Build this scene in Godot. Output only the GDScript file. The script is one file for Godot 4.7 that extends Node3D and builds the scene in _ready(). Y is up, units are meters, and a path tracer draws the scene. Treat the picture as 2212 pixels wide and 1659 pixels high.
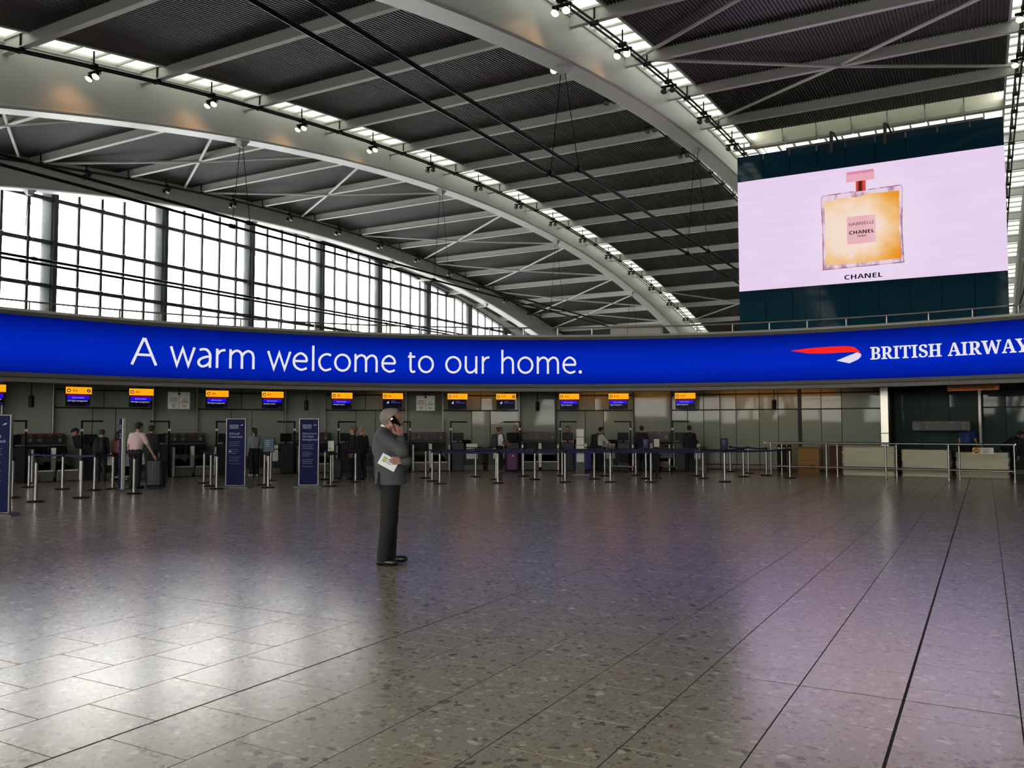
extends Node3D
# Airport check-in hall. Plan frames: B(u, v, h) follows the roof grid, ring(theta, radius, h) follows the curved check-in front.

const SA := 0.48756
const CA := 0.87309
const CX := 1.1275
const CZ := 10.697
const YAW := -0.50935
var used := {}
var mats := {}
var rng := RandomNumberGenerator.new()
const ORD := ["first", "second", "third", "fourth", "fifth", "sixth", "seventh", "eighth", "ninth", "tenth", "eleventh", "twelfth", "thirteenth"]


class G:
	var v := PackedVector3Array()
	var n := PackedVector3Array()
	var t := PackedVector2Array()
	var uvs := false

	func tri(a: Vector3, b: Vector3, c: Vector3) -> void:
		var m := (b - a).cross(c - a).normalized()
		v.append(a); v.append(c); v.append(b)
		n.append(m); n.append(m); n.append(m)

	func quad(a: Vector3, b: Vector3, c: Vector3, d: Vector3) -> void:
		tri(a, b, c); tri(a, c, d)

	func quaduv(a: Vector3, b: Vector3, c: Vector3, d: Vector3, r: Rect2) -> void:
		uvs = true
		quad(a, b, c, d)
		var p := r.position
		var q := r.end
		t.append(Vector2(p.x, q.y)); t.append(Vector2(q.x, p.y)); t.append(Vector2(q.x, q.y))
		t.append(Vector2(p.x, q.y)); t.append(Vector2(p.x, p.y)); t.append(Vector2(q.x, p.y))

	func oq(a: Vector3, b: Vector3, c: Vector3, d: Vector3, o: Vector3) -> void:
		if (b - a).cross(d - a).dot((a + b + c + d) * 0.25 - o) < 0.0:
			quad(d, c, b, a)
		else:
			quad(a, b, c, d)

	func ot(a: Vector3, b: Vector3, c: Vector3, o: Vector3) -> void:
		if (b - a).cross(c - a).dot((a + b + c) / 3.0 - o) < 0.0:
			tri(c, b, a)
		else:
			tri(a, b, c)

	func tn(a: Vector3, b: Vector3, c: Vector3, na: Vector3, nb: Vector3, nc: Vector3) -> void:
		v.append(a); v.append(c); v.append(b)
		n.append(na); n.append(nc); n.append(nb)

	func qn(a: Vector3, b: Vector3, c: Vector3, d: Vector3, na: Vector3, nb: Vector3, nc: Vector3, nd: Vector3) -> void:
		tn(a, b, c, na, nb, nc); tn(a, c, d, na, nc, nd)

	# eight corners: four of the bottom (in turn), then the four above them
	func hexa(p: Array) -> void:
		var o := Vector3.ZERO
		for q in p: o += q
		o /= 8.0
		oq(p[0], p[1], p[2], p[3], o); oq(p[4], p[5], p[6], p[7], o)
		for i in 4:
			var j := (i + 1) % 4
			oq(p[i], p[j], p[j + 4], p[i + 4], o)

	func box(c: Vector3, s: Vector3, b := Basis()) -> void:
		var p := []
		for y in [-0.5, 0.5]:
			for q in [[-0.5, -0.5], [0.5, -0.5], [0.5, 0.5], [-0.5, 0.5]]:
				p.append(c + b * (s * Vector3(q[0], y, q[1])))
		hexa(p)

	func cbox(c: Vector3, s: Vector3, ch: float, b := Basis()) -> void:
		var h := s * 0.5
		var w := {}
		for x in [-1, 1]:
			for y in [-1, 1]:
				for z in [-1, 1]:
					var q := Vector3(x, y, z)
					var px := c + b * (q * Vector3(h.x, h.y - ch, h.z - ch))
					var py := c + b * (q * Vector3(h.x - ch, h.y, h.z - ch))
					var pz := c + b * (q * Vector3(h.x - ch, h.y - ch, h.z))
					w[Vector3i(x, y, z)] = [px, py, pz]
					ot(px, py, pz, c)
		for s1 in [-1, 1]:
			oq(w[Vector3i(s1, -1, -1)][0], w[Vector3i(s1, 1, -1)][0], w[Vector3i(s1, 1, 1)][0], w[Vector3i(s1, -1, 1)][0], c)
			oq(w[Vector3i(-1, s1, -1)][1], w[Vector3i(1, s1, -1)][1], w[Vector3i(1, s1, 1)][1], w[Vector3i(-1, s1, 1)][1], c)
			oq(w[Vector3i(-1, -1, s1)][2], w[Vector3i(1, -1, s1)][2], w[Vector3i(1, 1, s1)][2], w[Vector3i(-1, 1, s1)][2], c)
			for s2 in [-1, 1]:
				oq(w[Vector3i(-1, s1, s2)][1], w[Vector3i(1, s1, s2)][1], w[Vector3i(1, s1, s2)][2], w[Vector3i(-1, s1, s2)][2], c)
				oq(w[Vector3i(s1, -1, s2)][0], w[Vector3i(s1, 1, s2)][0], w[Vector3i(s1, 1, s2)][2], w[Vector3i(s1, -1, s2)][2], c)
				oq(w[Vector3i(s1, s2, -1)][0], w[Vector3i(s1, s2, 1)][0], w[Vector3i(s1, s2, 1)][1], w[Vector3i(s1, s2, -1)][1], c)

	func tube(a: Vector3, b: Vector3, r0: float, r1 := -1.0, k := 8) -> void:
		if r1 < 0.0: r1 = r0
		var d := (b - a).normalized()
		var s := d.cross(Vector3.UP if absf(d.y) < 0.95 else Vector3.RIGHT).normalized()
		var e := d.cross(s)
		for i in k:
			var a0 := TAU * i / k
			var a1 := TAU * (i + 1) / k
			var n0 := s * cos(a0) + e * sin(a0)
			var n1 := s * cos(a1) + e * sin(a1)
			qn(a + n0 * r0, a + n1 * r0, b + n1 * r1, b + n0 * r1, n0, n1, n1, n0)
			if r0 > 0.0: tri(a, a + n1 * r0, a + n0 * r0)
			if r1 > 0.0: tri(b, b + n0 * r1, b + n1 * r1)

	func path(p: Array, r: float, k := 8) -> void:
		for i in p.size() - 1:
			tube(p[i], p[i + 1], r, r, k)

	# profile: radius, height pairs from the bottom up, turned about the y axis through c
	func lathe(c: Vector3, prof: Array, k := 16) -> void:
		for j in prof.size() - 1:
			var p: Vector2 = prof[j]
			var q: Vector2 = prof[j + 1]
			var dn := Vector2(q.y - p.y, p.x - q.x).normalized()
			for i in k:
				var a0 := TAU * i / k
				var a1 := TAU * (i + 1) / k
				var e0 := Vector3(cos(a0), 0, sin(a0))
				var e1 := Vector3(cos(a1), 0, sin(a1))
				var n0 := e0 * dn.x + Vector3.UP * dn.y
				var n1 := e1 * dn.x + Vector3.UP * dn.y
				var up := Vector3.UP
				if p.x > 0.0: tn(c + e1 * p.x + up * p.y, c + e0 * p.x + up * p.y, c + e0 * q.x + up * q.y, n1, n0, n0)
				if q.x > 0.0: tn(c + e1 * p.x + up * p.y, c + e0 * q.x + up * q.y, c + e1 * q.x + up * q.y, n1, n0, n1)

	func prism(poly: PackedVector2Array, z0: float, z1: float, x := Transform3D()) -> void:
		var idx := Geometry2D.triangulate_polygon(poly)
		var o := Vector3.ZERO
		for i in range(0, idx.size(), 3):
			var a := poly[idx[i]]
			var b := poly[idx[i + 1]]
			var c := poly[idx[i + 2]]
			if (b - a).cross(c - a) < 0.0:
				var w := b; b = c; c = w
			tri(x * Vector3(a.x, a.y, z1), x * Vector3(b.x, b.y, z1), x * Vector3(c.x, c.y, z1))
			tri(x * Vector3(a.x, a.y, z0), x * Vector3(c.x, c.y, z0), x * Vector3(b.x, b.y, z0))
		var ccw := not Geometry2D.is_polygon_clockwise(poly)
		for i in poly.size():
			var a := poly[i]
			var b := poly[(i + 1) % poly.size()]
			if not ccw:
				var w := a; a = b; b = w
			quad(x * Vector3(a.x, a.y, z0), x * Vector3(b.x, b.y, z0), x * Vector3(b.x, b.y, z1), x * Vector3(a.x, a.y, z1))

	func mesh() -> ArrayMesh:
		var m := ArrayMesh.new()
		var a := []
		a.resize(Mesh.ARRAY_MAX)
		a[Mesh.ARRAY_VERTEX] = v
		a[Mesh.ARRAY_NORMAL] = n
		if uvs and t.size() == v.size(): a[Mesh.ARRAY_TEX_UV] = t
		m.add_surface_from_arrays(Mesh.PRIMITIVE_TRIANGLES, a)
		return m


# ---------------------------------------------------------------- naming and placing
func numbered(called: String) -> String:
	if not used.has(called):
		used[called] = 0
		return called
	used[called] += 1
	return "%s_%03d" % [called, used[called]]

func thing(called: String, label: String, category: String, at := Vector3.ZERO, turn := 0.0, group := "") -> Node3D:
	var o := Node3D.new()
	o.name = numbered(called)
	o.position = at
	o.rotation.y = turn
	o.set_meta("label", label)
	o.set_meta("category", category)
	if group: o.set_meta("group", group)
	add_child(o)
	return o

func struct(called: String, label := "") -> Node3D:
	var o := Node3D.new()
	o.name = numbered(called)
	o.set_meta("kind", "structure")
	if label: o.set_meta("label", label)
	add_child(o)
	return o

func put(called: String, mesh: Mesh, m: Material, parent: Node, at := Vector3.ZERO, turn := 0.0) -> MeshInstance3D:
	var o := MeshInstance3D.new()
	o.name = called
	o.mesh = mesh
	o.material_override = m
	o.position = at
	o.rotation.y = turn
	parent.add_child(o, true)
	return o

func part(called: String, g: G, m: Material, parent: Node) -> MeshInstance3D:
	return put(called, g.mesh(), m, parent)

# shapes given in world coordinates under a thing that stands elsewhere (and is not turned)
func wpart(called: String, g: G, m: Material, parent: Node3D) -> MeshInstance3D:
	return put(called, g.mesh(), m, parent, -parent.position)

func copy_of(o: Node3D, label: String, at: Vector3, turn: float) -> Node3D:
	var c: Node3D = o.duplicate()
	c.name = numbered(String(o.name).rstrip("0123456789").rstrip("_"))
	add_child(c)
	c.position = at
	c.rotation.y = turn
	c.set_meta("label", label)
	return c

func B(u: float, v: float, h: float) -> Vector3:
	return Vector3(u * SA - v * CA, h, -(u * CA + v * SA))

func ring(deg: float, r: float, h := 0.0) -> Vector3:
	var a := deg_to_rad(deg)
	return Vector3(CX + r * sin(a), h, -(CZ + r * cos(a)))

func at_floor(x: float, d: float) -> Vector3:
	return Vector3(x, 0, -d)

# underside of the roof arches, and of the purlins
func hb(u: float) -> float:
	return -149.9 + sqrt(168.1 * 168.1 - (u - 56.9) * (u - 56.9))

func hp(u: float) -> float:
	return 19.07 - (u - 56.0) * (u - 56.0) / 430.0


# ---------------------------------------------------------------- materials
func mat(key: String, c := Color.WHITE, rough := 0.6, metal := 0.0) -> StandardMaterial3D:
	if mats.has(key): return mats[key]
	var m := StandardMaterial3D.new()
	m.resource_name = key
	m.albedo_color = c
	m.roughness = rough
	m.metallic = metal
	mats[key] = m
	return m

func rgb(r: int, g: int, b: int) -> Color:
	return Color8(r, g, b)

func glow(key: String, c := Color.WHITE, e := 1.0, base := Color(0.03, 0.03, 0.03)) -> StandardMaterial3D:
	if mats.has(key): return mats[key]
	var m := mat(key, base, 0.35)
	m.metallic_specular = 0.2
	m.emission_enabled = true
	m.emission = c
	m.emission_energy_multiplier = e
	return m

func noise_tex(freq: float, seed_: int, lo: Color, hi: Color, size := 512, bump := false, oct := 4) -> NoiseTexture2D:
	var f := FastNoiseLite.new()
	f.noise_type = FastNoiseLite.TYPE_SIMPLEX
	f.frequency = freq
	f.seed = seed_
	f.fractal_octaves = oct
	var t := NoiseTexture2D.new()
	t.width = size
	t.height = size
	t.seamless = true
	t.noise = f
	if bump:
		t.as_normal_map = true
		t.bump_strength = 4.0
	else:
		var g := Gradient.new()
		g.set_color(0, lo)
		g.set_color(1, hi)
		t.color_ramp = g
	return t

func tri_map(m: StandardMaterial3D, scale: float, world := true) -> void:
	m.uv1_triplanar = true
	m.uv1_world_triplanar = world
	m.uv1_scale = Vector3.ONE * scale

func terrazzo() -> StandardMaterial3D:
	var s := 1536
	var im := Image.create(s, s, false, Image.FORMAT_RGB8)
	im.fill(rgb(152, 147, 138))
	var r := RandomNumberGenerator.new()
	r.seed = 11
	var tones := [rgb(176, 172, 162), rgb(196, 194, 186), rgb(92, 90, 86), rgb(142, 124, 110), rgb(110, 108, 100), rgb(150, 146, 136), rgb(74, 72, 70), rgb(160, 144, 128)]
	for c in [[9000, 0.004, 0.009, 0.5], [2600, 0.009, 0.016, 0.75], [620, 0.016, 0.028, 0.95], [150, 0.028, 0.042, 1.0]]:
		for i in c[0]:
			var a := r.randf_range(c[1], c[2]) * 640.0
			var b := a * r.randf_range(0.45, 0.85)
			var th := r.randf() * PI
			var cs := cos(th)
			var sn := sin(th)
			var k := r.randf()
			var pick := 5
			if k < 0.24: pick = 0
			elif k < 0.36: pick = 1
			elif k < 0.50: pick = 2
			elif k < 0.62: pick = 3
			elif k < 0.78: pick = 4
			elif k < 0.90: pick = 5
			elif k < 0.95: pick = 6
			else: pick = 7
			var col: Color = rgb(152, 147, 138).lerp(tones[pick], c[3] * r.randf_range(0.65, 1.0))
			var x0 := r.randi() % s
			var y0 := r.randi() % s
			var w1 := r.randf_range(0.1, 0.3)
			var w2 := r.randf() * TAU
			var e := int(ceil(a * 1.35))
			for dy in range(-e, e + 1):
				for dx in range(-e, e + 1):
					var px := (dx * cs + dy * sn) / a
					var py := (dy * cs - dx * sn) / b
					var q := px * px + py * py
					if q > 1.7: continue
					var lim := 1.0 + w1 * (sin(3.0 * atan2(py, px) + w2) + 0.6 * sin(5.0 * atan2(py, px) - w2))
					if q < lim:
						im.set_pixel(posmod(x0 + dx, s), posmod(y0 + dy, s), col)
	im.generate_mipmaps()
	var m := mat("terrazzo", Color(0.95, 0.925, 0.885), 0.2)
	m.albedo_texture = ImageTexture.create_from_image(im)
	m.metallic_specular = 0.54
	tri_map(m, 1.0 / 2.4)
	m.roughness = 1.0
	m.roughness_texture = noise_tex(0.006, 4, Color(0.215, 0.215, 0.215), Color(0.235, 0.235, 0.235))
	return m


# ---------------------------------------------------------------- the scene
func _ready() -> void:
	rng.seed = 5
	# camera: 1.6 m above the floor, tilted up by 2.95 degrees
	var cam := Camera3D.new()
	cam.name = "camera"
	cam.fov = 48.80
	cam.near = 0.05
	cam.far = 400.0
	var roll := -0.00144
	var pit := 0.05143
	var fw := Vector3(0, sin(pit), -cos(pit))
	var up0 := Vector3(0, cos(pit), sin(pit))
	cam.transform = Transform3D(Basis(Vector3.RIGHT * cos(roll) + up0 * sin(roll), up0 * cos(roll) - Vector3.RIGHT * sin(roll), -fw), Vector3(0, 1.6, 0))
	add_child(cam)
	cam.current = true
	# overcast daylight through the glazing
	var env := Environment.new()
	var sky := Sky.new()
	var sm := ProceduralSkyMaterial.new()
	sm.sky_top_color = Color(0.95, 0.95, 0.93)
	sm.sky_horizon_color = Color(1.0, 0.98, 0.945)
	sm.ground_bottom_color = Color(0.55, 0.56, 0.56)
	sm.ground_horizon_color = Color(0.7, 0.71, 0.71)
	sky.sky_material = sm
	env.background_mode = Environment.BG_SKY
	env.sky = sky
	env.background_energy_multiplier = SKY
	env.tonemap_mode = Environment.TONE_MAPPER_LINEAR
	env.tonemap_exposure = EXPO
	env.sdfgi_enabled = true
	env.ssao_enabled = true
	env.ssil_enabled = true
	var we := WorldEnvironment.new()
	we.name = "world_environment"
	we.environment = env
	add_child(we)
	make_materials()
	build_floor()
	build_shell()
	build_roof()
	build_arches()
	build_gable()
	build_canopy()
	build_glass_front()
	build_tower()
	build_banner()
	build_signs()
	build_desks()
	build_barriers()
	build_right_side()
	build_floor_items()
	build_people()

const SKY := 18.0
const EXPO := 1.0

func make_materials() -> void:
	mat("white_paint", rgb(194, 194, 189), 0.4)
	mat("purlin_paint", rgb(200, 197, 192), 0.5)
	mat("deck_metal", rgb(60, 56, 54), 0.5)
	mat("roof_top", rgb(120, 120, 120), 0.8)
	mat("grout", rgb(24, 23, 22), 0.95)
	mat("slab", rgb(120, 117, 110), 0.3)
	mat("black", rgb(14, 14, 15), 0.45)
	mat("dark_plastic", rgb(24, 25, 28), 0.4)
	mat("cable", rgb(22, 23, 24), 0.5, 0.3)
	mat("steel", rgb(142, 140, 136), 0.3, 1.0)
	mat("steel_dull", rgb(150, 148, 144), 0.4, 0.9)
	mat("base_black", rgb(26, 26, 26), 0.42)
	mat("grey_trim", rgb(84, 81, 77), 0.55)
	mat("grey_trim_light", rgb(122, 119, 112), 0.55)
	mat("soffit", rgb(70, 68, 65), 0.8)
	mat("column_blue", rgb(226, 234, 238), 0.4)
	mat("mullion_dark", rgb(44, 46, 48), 0.5)
	mat("rim_cap", rgb(178, 174, 163), 0.5)
	mat("cream", rgb(206, 206, 186), 0.5)
	mat("joint", rgb(10, 11, 10), 0.6)
	mat("white_board", rgb(206, 206, 196), 0.5)
	mat("ink", rgb(30, 30, 32), 0.6)
	mat("plaster", rgb(168, 168, 164), 0.8)
	var g := mat("back_painted_glass", rgb(132, 140, 128), 0.04)
	g.metallic_specular = 0.24
	g = mat("back_painted_glass_dark", rgb(54, 68, 64), 0.04)
	g.metallic_specular = 0.24
	g = mat("tower_glass", rgb(18, 60, 78), 0.05)
	g.metallic_specular = 0.4
	g = mat("pane", Color(0.95, 1.0, 1.0, 0.04), 0.02)
	g.transparency = BaseMaterial3D.TRANSPARENCY_ALPHA
	g = mat("skylight_pane", Color(0.80, 0.84, 0.77, 0.75), 0.5)
	g.transparency = BaseMaterial3D.TRANSPARENCY_ALPHA
	for k in ["black", "dark_plastic", "base_black", "cable"]: mat(k).metallic_specular = 0.25
	terrazzo()


func build_floor() -> void:
	var f := struct("floor", "speckled grey terrazzo floor laid in square tiles")
	var g := G.new()
	for q in [[-9.0, 108.0, -14.0, 57.0]]:
		g.hexa([B(q[0], q[2], -0.33), B(q[1], q[2], -0.33), B(q[1], q[3], -0.33), B(q[0], q[3], -0.33), B(q[0], q[2], -0.003), B(q[1], q[2], -0.003), B(q[1], q[3], -0.003), B(q[0], q[3], -0.003)])
	part("subfloor", g, mat("grout"), f)
	# square tiles of 0.59 m, six to a bay, the columns of a bay staggered by half a tile, a wider joint round each bay
	var near := []
	var far := G.new()
	var t := 0.59
	for bu in range(-3, 11):
		for bv in range(-4, 10):
			var u0 := 5.53 + 3.54 * bu
			var v0 := 0.46 + 3.54 * bv
			for c in 6:
				var off := 0.5 * ((c + bv * 0) % 2)
				var rows := []
				if off == 0.0:
					for r in 6: rows.append([r * t, (r + 1) * t])
				else:
					rows.append([0.0, 0.5 * t])
					for r in 5: rows.append([(r + 0.5) * t, (r + 1.5) * t])
					rows.append([5.5 * t, 6.0 * t])
				for r in rows:
					var a: float = u0 + r[0] + (0.008 if r[0] == 0.0 else 0.0035)
					var b: float = u0 + r[1] - (0.008 if r[1] > 5.99 * t else 0.0035)
					var p: float = v0 + c * t + (0.008 if c == 0 else 0.0035)
					var q: float = v0 + (c + 1) * t - (0.008 if c == 5 else 0.0035)
					var m := B((a + b) / 2, (p + q) / 2, 0)
					var d := -m.z
					if d < -7.0 or d > 37.5 or absf(m.x) > 9.0 + 0.7 * maxf(d, 0.0): continue
					var ang := absf(m.x) / maxf(d, 0.01)
					if d > 3.5 and ang < 0.64 + 0.4 / d and Vector2(m.x, d).length() < 9.2:
						near.append([Vector2(m.x, d).length(), m, b - a, q - p])
					else:
						tile_top(far, B(a, p, 0), B(b, p, 0), B(b, q, 0), B(a, q, 0))
	near.sort_custom(func(x, y): return x[0] < y[0])
	var shapes := {}
	var tm := mat("terrazzo")
	for i in near.size():
		var e: Array = near[i]
		var key := "%d_%d" % [roundi(e[2] * 1000), roundi(e[3] * 1000)]
		if i >= 296:
			var hu: Vector3 = Vector3(SA, 0, -CA) * e[2] / 2
			var hv: Vector3 = Vector3(-CA, 0, -SA) * e[3] / 2
			tile_top(far, e[1] - hu - hv, e[1] + hu - hv, e[1] + hu + hv, e[1] - hu + hv)
			continue
		if not shapes.has(key):
			var k := G.new()
			k.cbox(Vector3(0, -0.015, 0), Vector3(e[3], 0.03, e[2]), 0.0007)
			shapes[key] = k.mesh()
		put("tile", shapes[key], tm, f, e[1], YAW)
	part("tile_field", far, tm, f).set_meta("kind", "stuff")
	# plain screed beyond the tiled field
	var k2 := G.new()
	for q in [[30.0, 107.5, 9.0, 55.0], [36.5, 107.5, -13.0, 9.0]]:
		k2.hexa([B(q[0] + 12, q[2], -0.02), B(q[1], q[2], -0.02), B(q[1], q[3], -0.02), B(q[0] + 12, q[3], -0.02), B(q[0] + 12, q[2], 0.0), B(q[1], q[2], 0.0), B(q[1], q[3], 0.0), B(q[0] + 12, q[3], 0.0)])
	part("screed", k2, mat("slab"), f)

func tile_top(g: G, a: Vector3, b: Vector3, c: Vector3, d: Vector3) -> void:
	var e := 0.0006
	var m := (a + b + c + d) / 4
	var i := []
	for p in [a, b, c, d]: i.append(p + (m - p).normalized() * e * 1.4)
	var lo := Vector3(0, -0.03, 0)
	var de := Vector3(0, -e, 0)
	var w := [a + de, b + de, c + de, d + de]
	g.oq(i[0], i[1], i[2], i[3], m + lo)
	for k in 4:
		var l := (k + 1) % 4
		g.oq(w[k], w[l], i[l], i[k], m + lo)
		g.oq(w[k] - Vector3(0, 0.028, 0), w[l] - Vector3(0, 0.028, 0), w[l], w[k], m + lo)


# a slab in the roof grid between u0..u1, v0..v1 and two heights
func slab(g: G, u0: float, u1: float, v0: float, v1: float, h0: float, h1: float) -> void:
	g.hexa([B(u0, v0, h0), B(u1, v0, h0), B(u1, v1, h0), B(u0, v1, h0), B(u0, v0, h1), B(u1, v0, h1), B(u1, v1, h1), B(u0, v1, h1)])

func build_shell() -> void:
	# the rest of the hall: a glazed front behind the camera, a plain side wall, a far end wall
	var w := struct("wall_side")
	var g := G.new()
	var n := 29
	for i in n:
		var u0 := -8.0 + 4.0 * i
		slab(g, u0, u0 + 4.0, -13.4, -13.0, -0.3, maxf(hp(u0), hp(u0 + 4.0)) + 0.9)
	part("wall_face", g, mat("plaster"), w)
	w = struct("wall_end")
	g = G.new()
	slab(g, 107.2, 107.6, -13.4, 56.0, -0.3, hp(106.0) + 1.0)
	part("wall_face", g, mat("plaster"), w)
	w = struct("window_2", "glazed entrance front of the hall")
	g = G.new()
	var h1 := hp(-8.0) + 0.9
	for i in 13:
		slab(g, -8.15, -7.85, -13.0 + 5.7 * i - 0.11, -13.0 + 5.7 * i + 0.11, -0.3, h1)
	for y in [3.9, 5.6]:
		slab(g, -8.1, -7.9, -13.4, 56.0, y - 0.05, y + 0.05)
	part("frame", g, mat("mullion_dark"), w)
	# leaning tree columns that stand inside the front
	for v in [-6.0, 6.0, 18.0, 30.0, 42.0]:
		g = G.new()
		for s in [[-1.0, -3.4], [-1.0, 3.4], [0.0, -1.4], [0.0, 1.4]]:
			g.tube(B(-6.5, v, 1.4), B(-5.0 + s[0], v + s[1], hp(-5.0) + 0.2), 0.2, 0.15, 10)
		g.tube(B(-6.5, v, 0), B(-6.5, v, 1.5), 0.34, 0.34, 12)
		part("tree_column", g, mat("white_paint"), w)
	g = G.new()
	for i in 12:
		if i in [1, 4, 7, 9]: continue
		for y in [[2.35, 3.85], [3.95, 5.55], [5.65, 6.3]]:
			slab(g, -8.01, -7.99, -13.0 + 5.7 * i + 0.12, -13.0 + 5.7 * (i + 1) - 0.12, y[0], y[1])
	part("glazing", g, mat("pane"), w)
	g = G.new()
	slab(g, -8.2, -7.8, -13.4, 56.0, -0.3, 2.3)
	slab(g, -8.2, -7.8, -13.4, 56.0, 6.3, h1 + 0.3)
	for i in [1, 4, 7, 9]: slab(g, -8.1, -7.9, -13.0 + 5.7 * i, -13.0 + 5.7 * (i + 1), 2.3, 6.3)  # closed bays added out of view to break up the glass wall reflections
	part("solid_band", g, mat("plaster"), w)


const ARCH := [50.45, 32.45, 14.45, -3.35]

func purlin_u(i: int) -> float:
	return 29.9 + 5.93 * (i - 6)

func build_roof() -> void:
	var c := struct("ceiling", "dark corrugated metal roof deck on white purlins")
	# bays between the arches: from, to (v), and whether the photo looks into them
	var bays := [[ARCH[0] + 0.4, 55.6, false], [ARCH[1] + 1.95, ARCH[0] - 0.4, true], [ARCH[2] + 1.95, ARCH[1] - 1.95, true], [ARCH[3] + 1.95, ARCH[2] - 1.95, true], [-13.4, ARCH[3] - 1.95, false]]
	var us := [-8.2]
	for i in 19: us.append(purlin_u(i))
	us.append(107.7)
	for b in bays.size():
		var v0: float = bays[b][0]
		var v1: float = bays[b][1]
		for i in us.size() - 1:
			var a: float = us[i]
			var e: float = us[i + 1]
			if b == 3:
				# the cross rooflight interrupts this bay
				if a > 51.0 and a < 56.0: continue
				if e > 51.0 and a < 52.0: e = 51.6
			deck_panel(c, a, e, v0, v1, bays[b][2] and a > 5.0)
		# purlins along the bay, one I section each, running into the arches
		for i in range(0, 19):
			var u := purlin_u(i)
			if b == 3 and u > 52.0 and u < 58.0: continue
			var g := G.new()
			var h := hp(u)
			var p0 := v0 - (1.6 if b < 4 and b > 0 else 0.0)
			var p1 := v1 + (1.6 if b > 1 else 0.0)
			if b == 1: p1 = v1 + 0.05
			slab(g, u - 0.12, u + 0.12, p0, p1, h, h + 0.05)
			slab(g, u - 0.035, u + 0.035, p0, p1, h + 0.05, h + 0.62)
			part("purlin", g, mat("purlin_paint"), c)
	# crossed bracing rods, two purlin spaces long
	for x in [[1, 7], [1, 9], [1, 12], [1, 14], [1, 16], [1, 18], [1, 5], [3, 6], [3, 8], [2, 18], [3, 4]]:
		var v0: float = bays[x[0]][0] - 1.0
		var v1: float = bays[x[0]][1] + 1.0
		var i: int = x[1]
		if i > 17: i = 17
		for s in [1, -1]:
			var g := G.new()
			var a := B(purlin_u(i - s), v0, hp(purlin_u(i - s)) + 0.28)
			var e := B(purlin_u(i + s), v1, hp(purlin_u(i + s)) + 0.28)
			var m := B(purlin_u(i), (v0 + v1) / 2, hp(purlin_u(i)) + 0.06 + 0.04 * s)
			g.tube(a, m, 0.085, 0.085, 8)
			g.tube(m, e, 0.085, 0.085, 8)
			part("brace", g, mat("purlin_paint"), c)
	# rooflights along the arches
	for k in [[1, -1], [1, 1], [2, -1], [2, 1], [3, 1], [3, -1]]:
		var vc: float = ARCH[k[0]]
		var s: int = k[1]
		var va := vc + s * 0.42
		var vb := vc + s * 1.97
		var fr := G.new()
		var rest := G.new()
		var single: bool = s == -1 and k[0] != 3 or (k[0] == 3 and s == 1)
		var i0 := 0
		while -8.0 + 1.186 * i0 < 107.0:
			var a := -8.135 + 1.186 * i0
			var e := a + 1.186
			i0 += 1
			if k[0] == 3 and s == 1 and a > 51.6 and e < 58.5 and false: continue
			var pg := G.new()
			pane(pg, a + 0.03, e - 0.03, va, vb)
			var lim: Array = {1: [14.0, 92.0], 2: [20.0, 62.0], 3: [16.0, 60.0]}[k[0]]
			if single and a > lim[0] and a < lim[1]:
				part("rooflight_pane", pg, mat("skylight_pane"), c)
			else:
				rest.v.append_array(pg.v)
				rest.n.append_array(pg.n)
			bar(fr, a - 0.03, a + 0.03, va, vb, 0.60)
		part("rooflight_panes", rest, mat("skylight_pane"), c).set_meta("kind", "stuff")
		# edge beams of the rooflight
		for i in 60:
			var a := -8.135 + 1.93 * i
			for w in [va, vb]:
				arc_slab(fr, a, a + 1.93, w - 0.05, w + 0.05, 0.46, 0.72)
		part("rooflight_frame", fr, mat("white_paint"), c)
	# cross rooflight over the advertising screen: cream gutter beam with glass on both sides
	var b0 := ARCH[3] + 1.95
	var b1 := ARCH[2] - 1.95
	var n := 7
	for i in n:
		var a := b0 + (b1 - b0) * i / n
		var e := b0 + (b1 - b0) * (i + 1) / n
		var g := G.new()
		g.hexa([B(53.5, a + 0.03, 19.35), B(54.2, a + 0.03, 19.35), B(54.2, e - 0.03, 19.35), B(53.5, e - 0.03, 19.35), B(53.15, a + 0.03, 20.15), B(54.2, a + 0.03, 20.15), B(54.2, e - 0.03, 20.15), B(53.15, e - 0.03, 20.15)])
		part("gutter_panel", g, mat("cream"), c)
		for q in [[51.75, 53.1], [54.3, 56.0], [56.1, 58.4]]:
			for w in 2:
				var pg := G.new()
				slab(pg, q[0], q[1], a + 0.04 + (e - a) * w / 2, a - 0.04 + (e - a) * (w + 1) / 2, 20.2, 20.22)
				part("rooflight_pane", pg, mat("skylight_pane"), c)
	var g2 := G.new()
	slab(g2, 53.42, 53.62, b0 - 1.0, b1 + 1.0, 19.22, 19.36)
	slab(g2, 51.55, 51.75, b0, b1, 19.6, 20.3)
	slab(g2, 58.4, 58.6, b0, b1, 19.6, 20.3)
	slab(g2, 56.0, 56.1, b0, b1, 20.1, 20.3)
	for i in 2 * n + 1:
		var a := b0 + (b1 - b0) * i / (2 * n)
		slab(g2, 51.7, 58.4, a - 0.04, a + 0.04, 20.15, 20.3)
		if i % 2 == 0: slab(g2, 53.3, 53.45, a - 0.03, a + 0.03, 19.36, 20.2)
	part("rooflight_frame", g2, mat("grey_trim_light"), c)

func pane(g: G, a: float, e: float, va: float, vb: float) -> void:
	var lo := 0.60
	var hi := 0.62
	g.hexa([B(a, va, hp(a) + lo), B(e, va, hp(e) + lo), B(e, vb, hp(e) + lo), B(a, vb, hp(a) + lo), B(a, va, hp(a) + hi), B(e, va, hp(e) + hi), B(e, vb, hp(e) + hi), B(a, vb, hp(a) + hi)])

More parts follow.
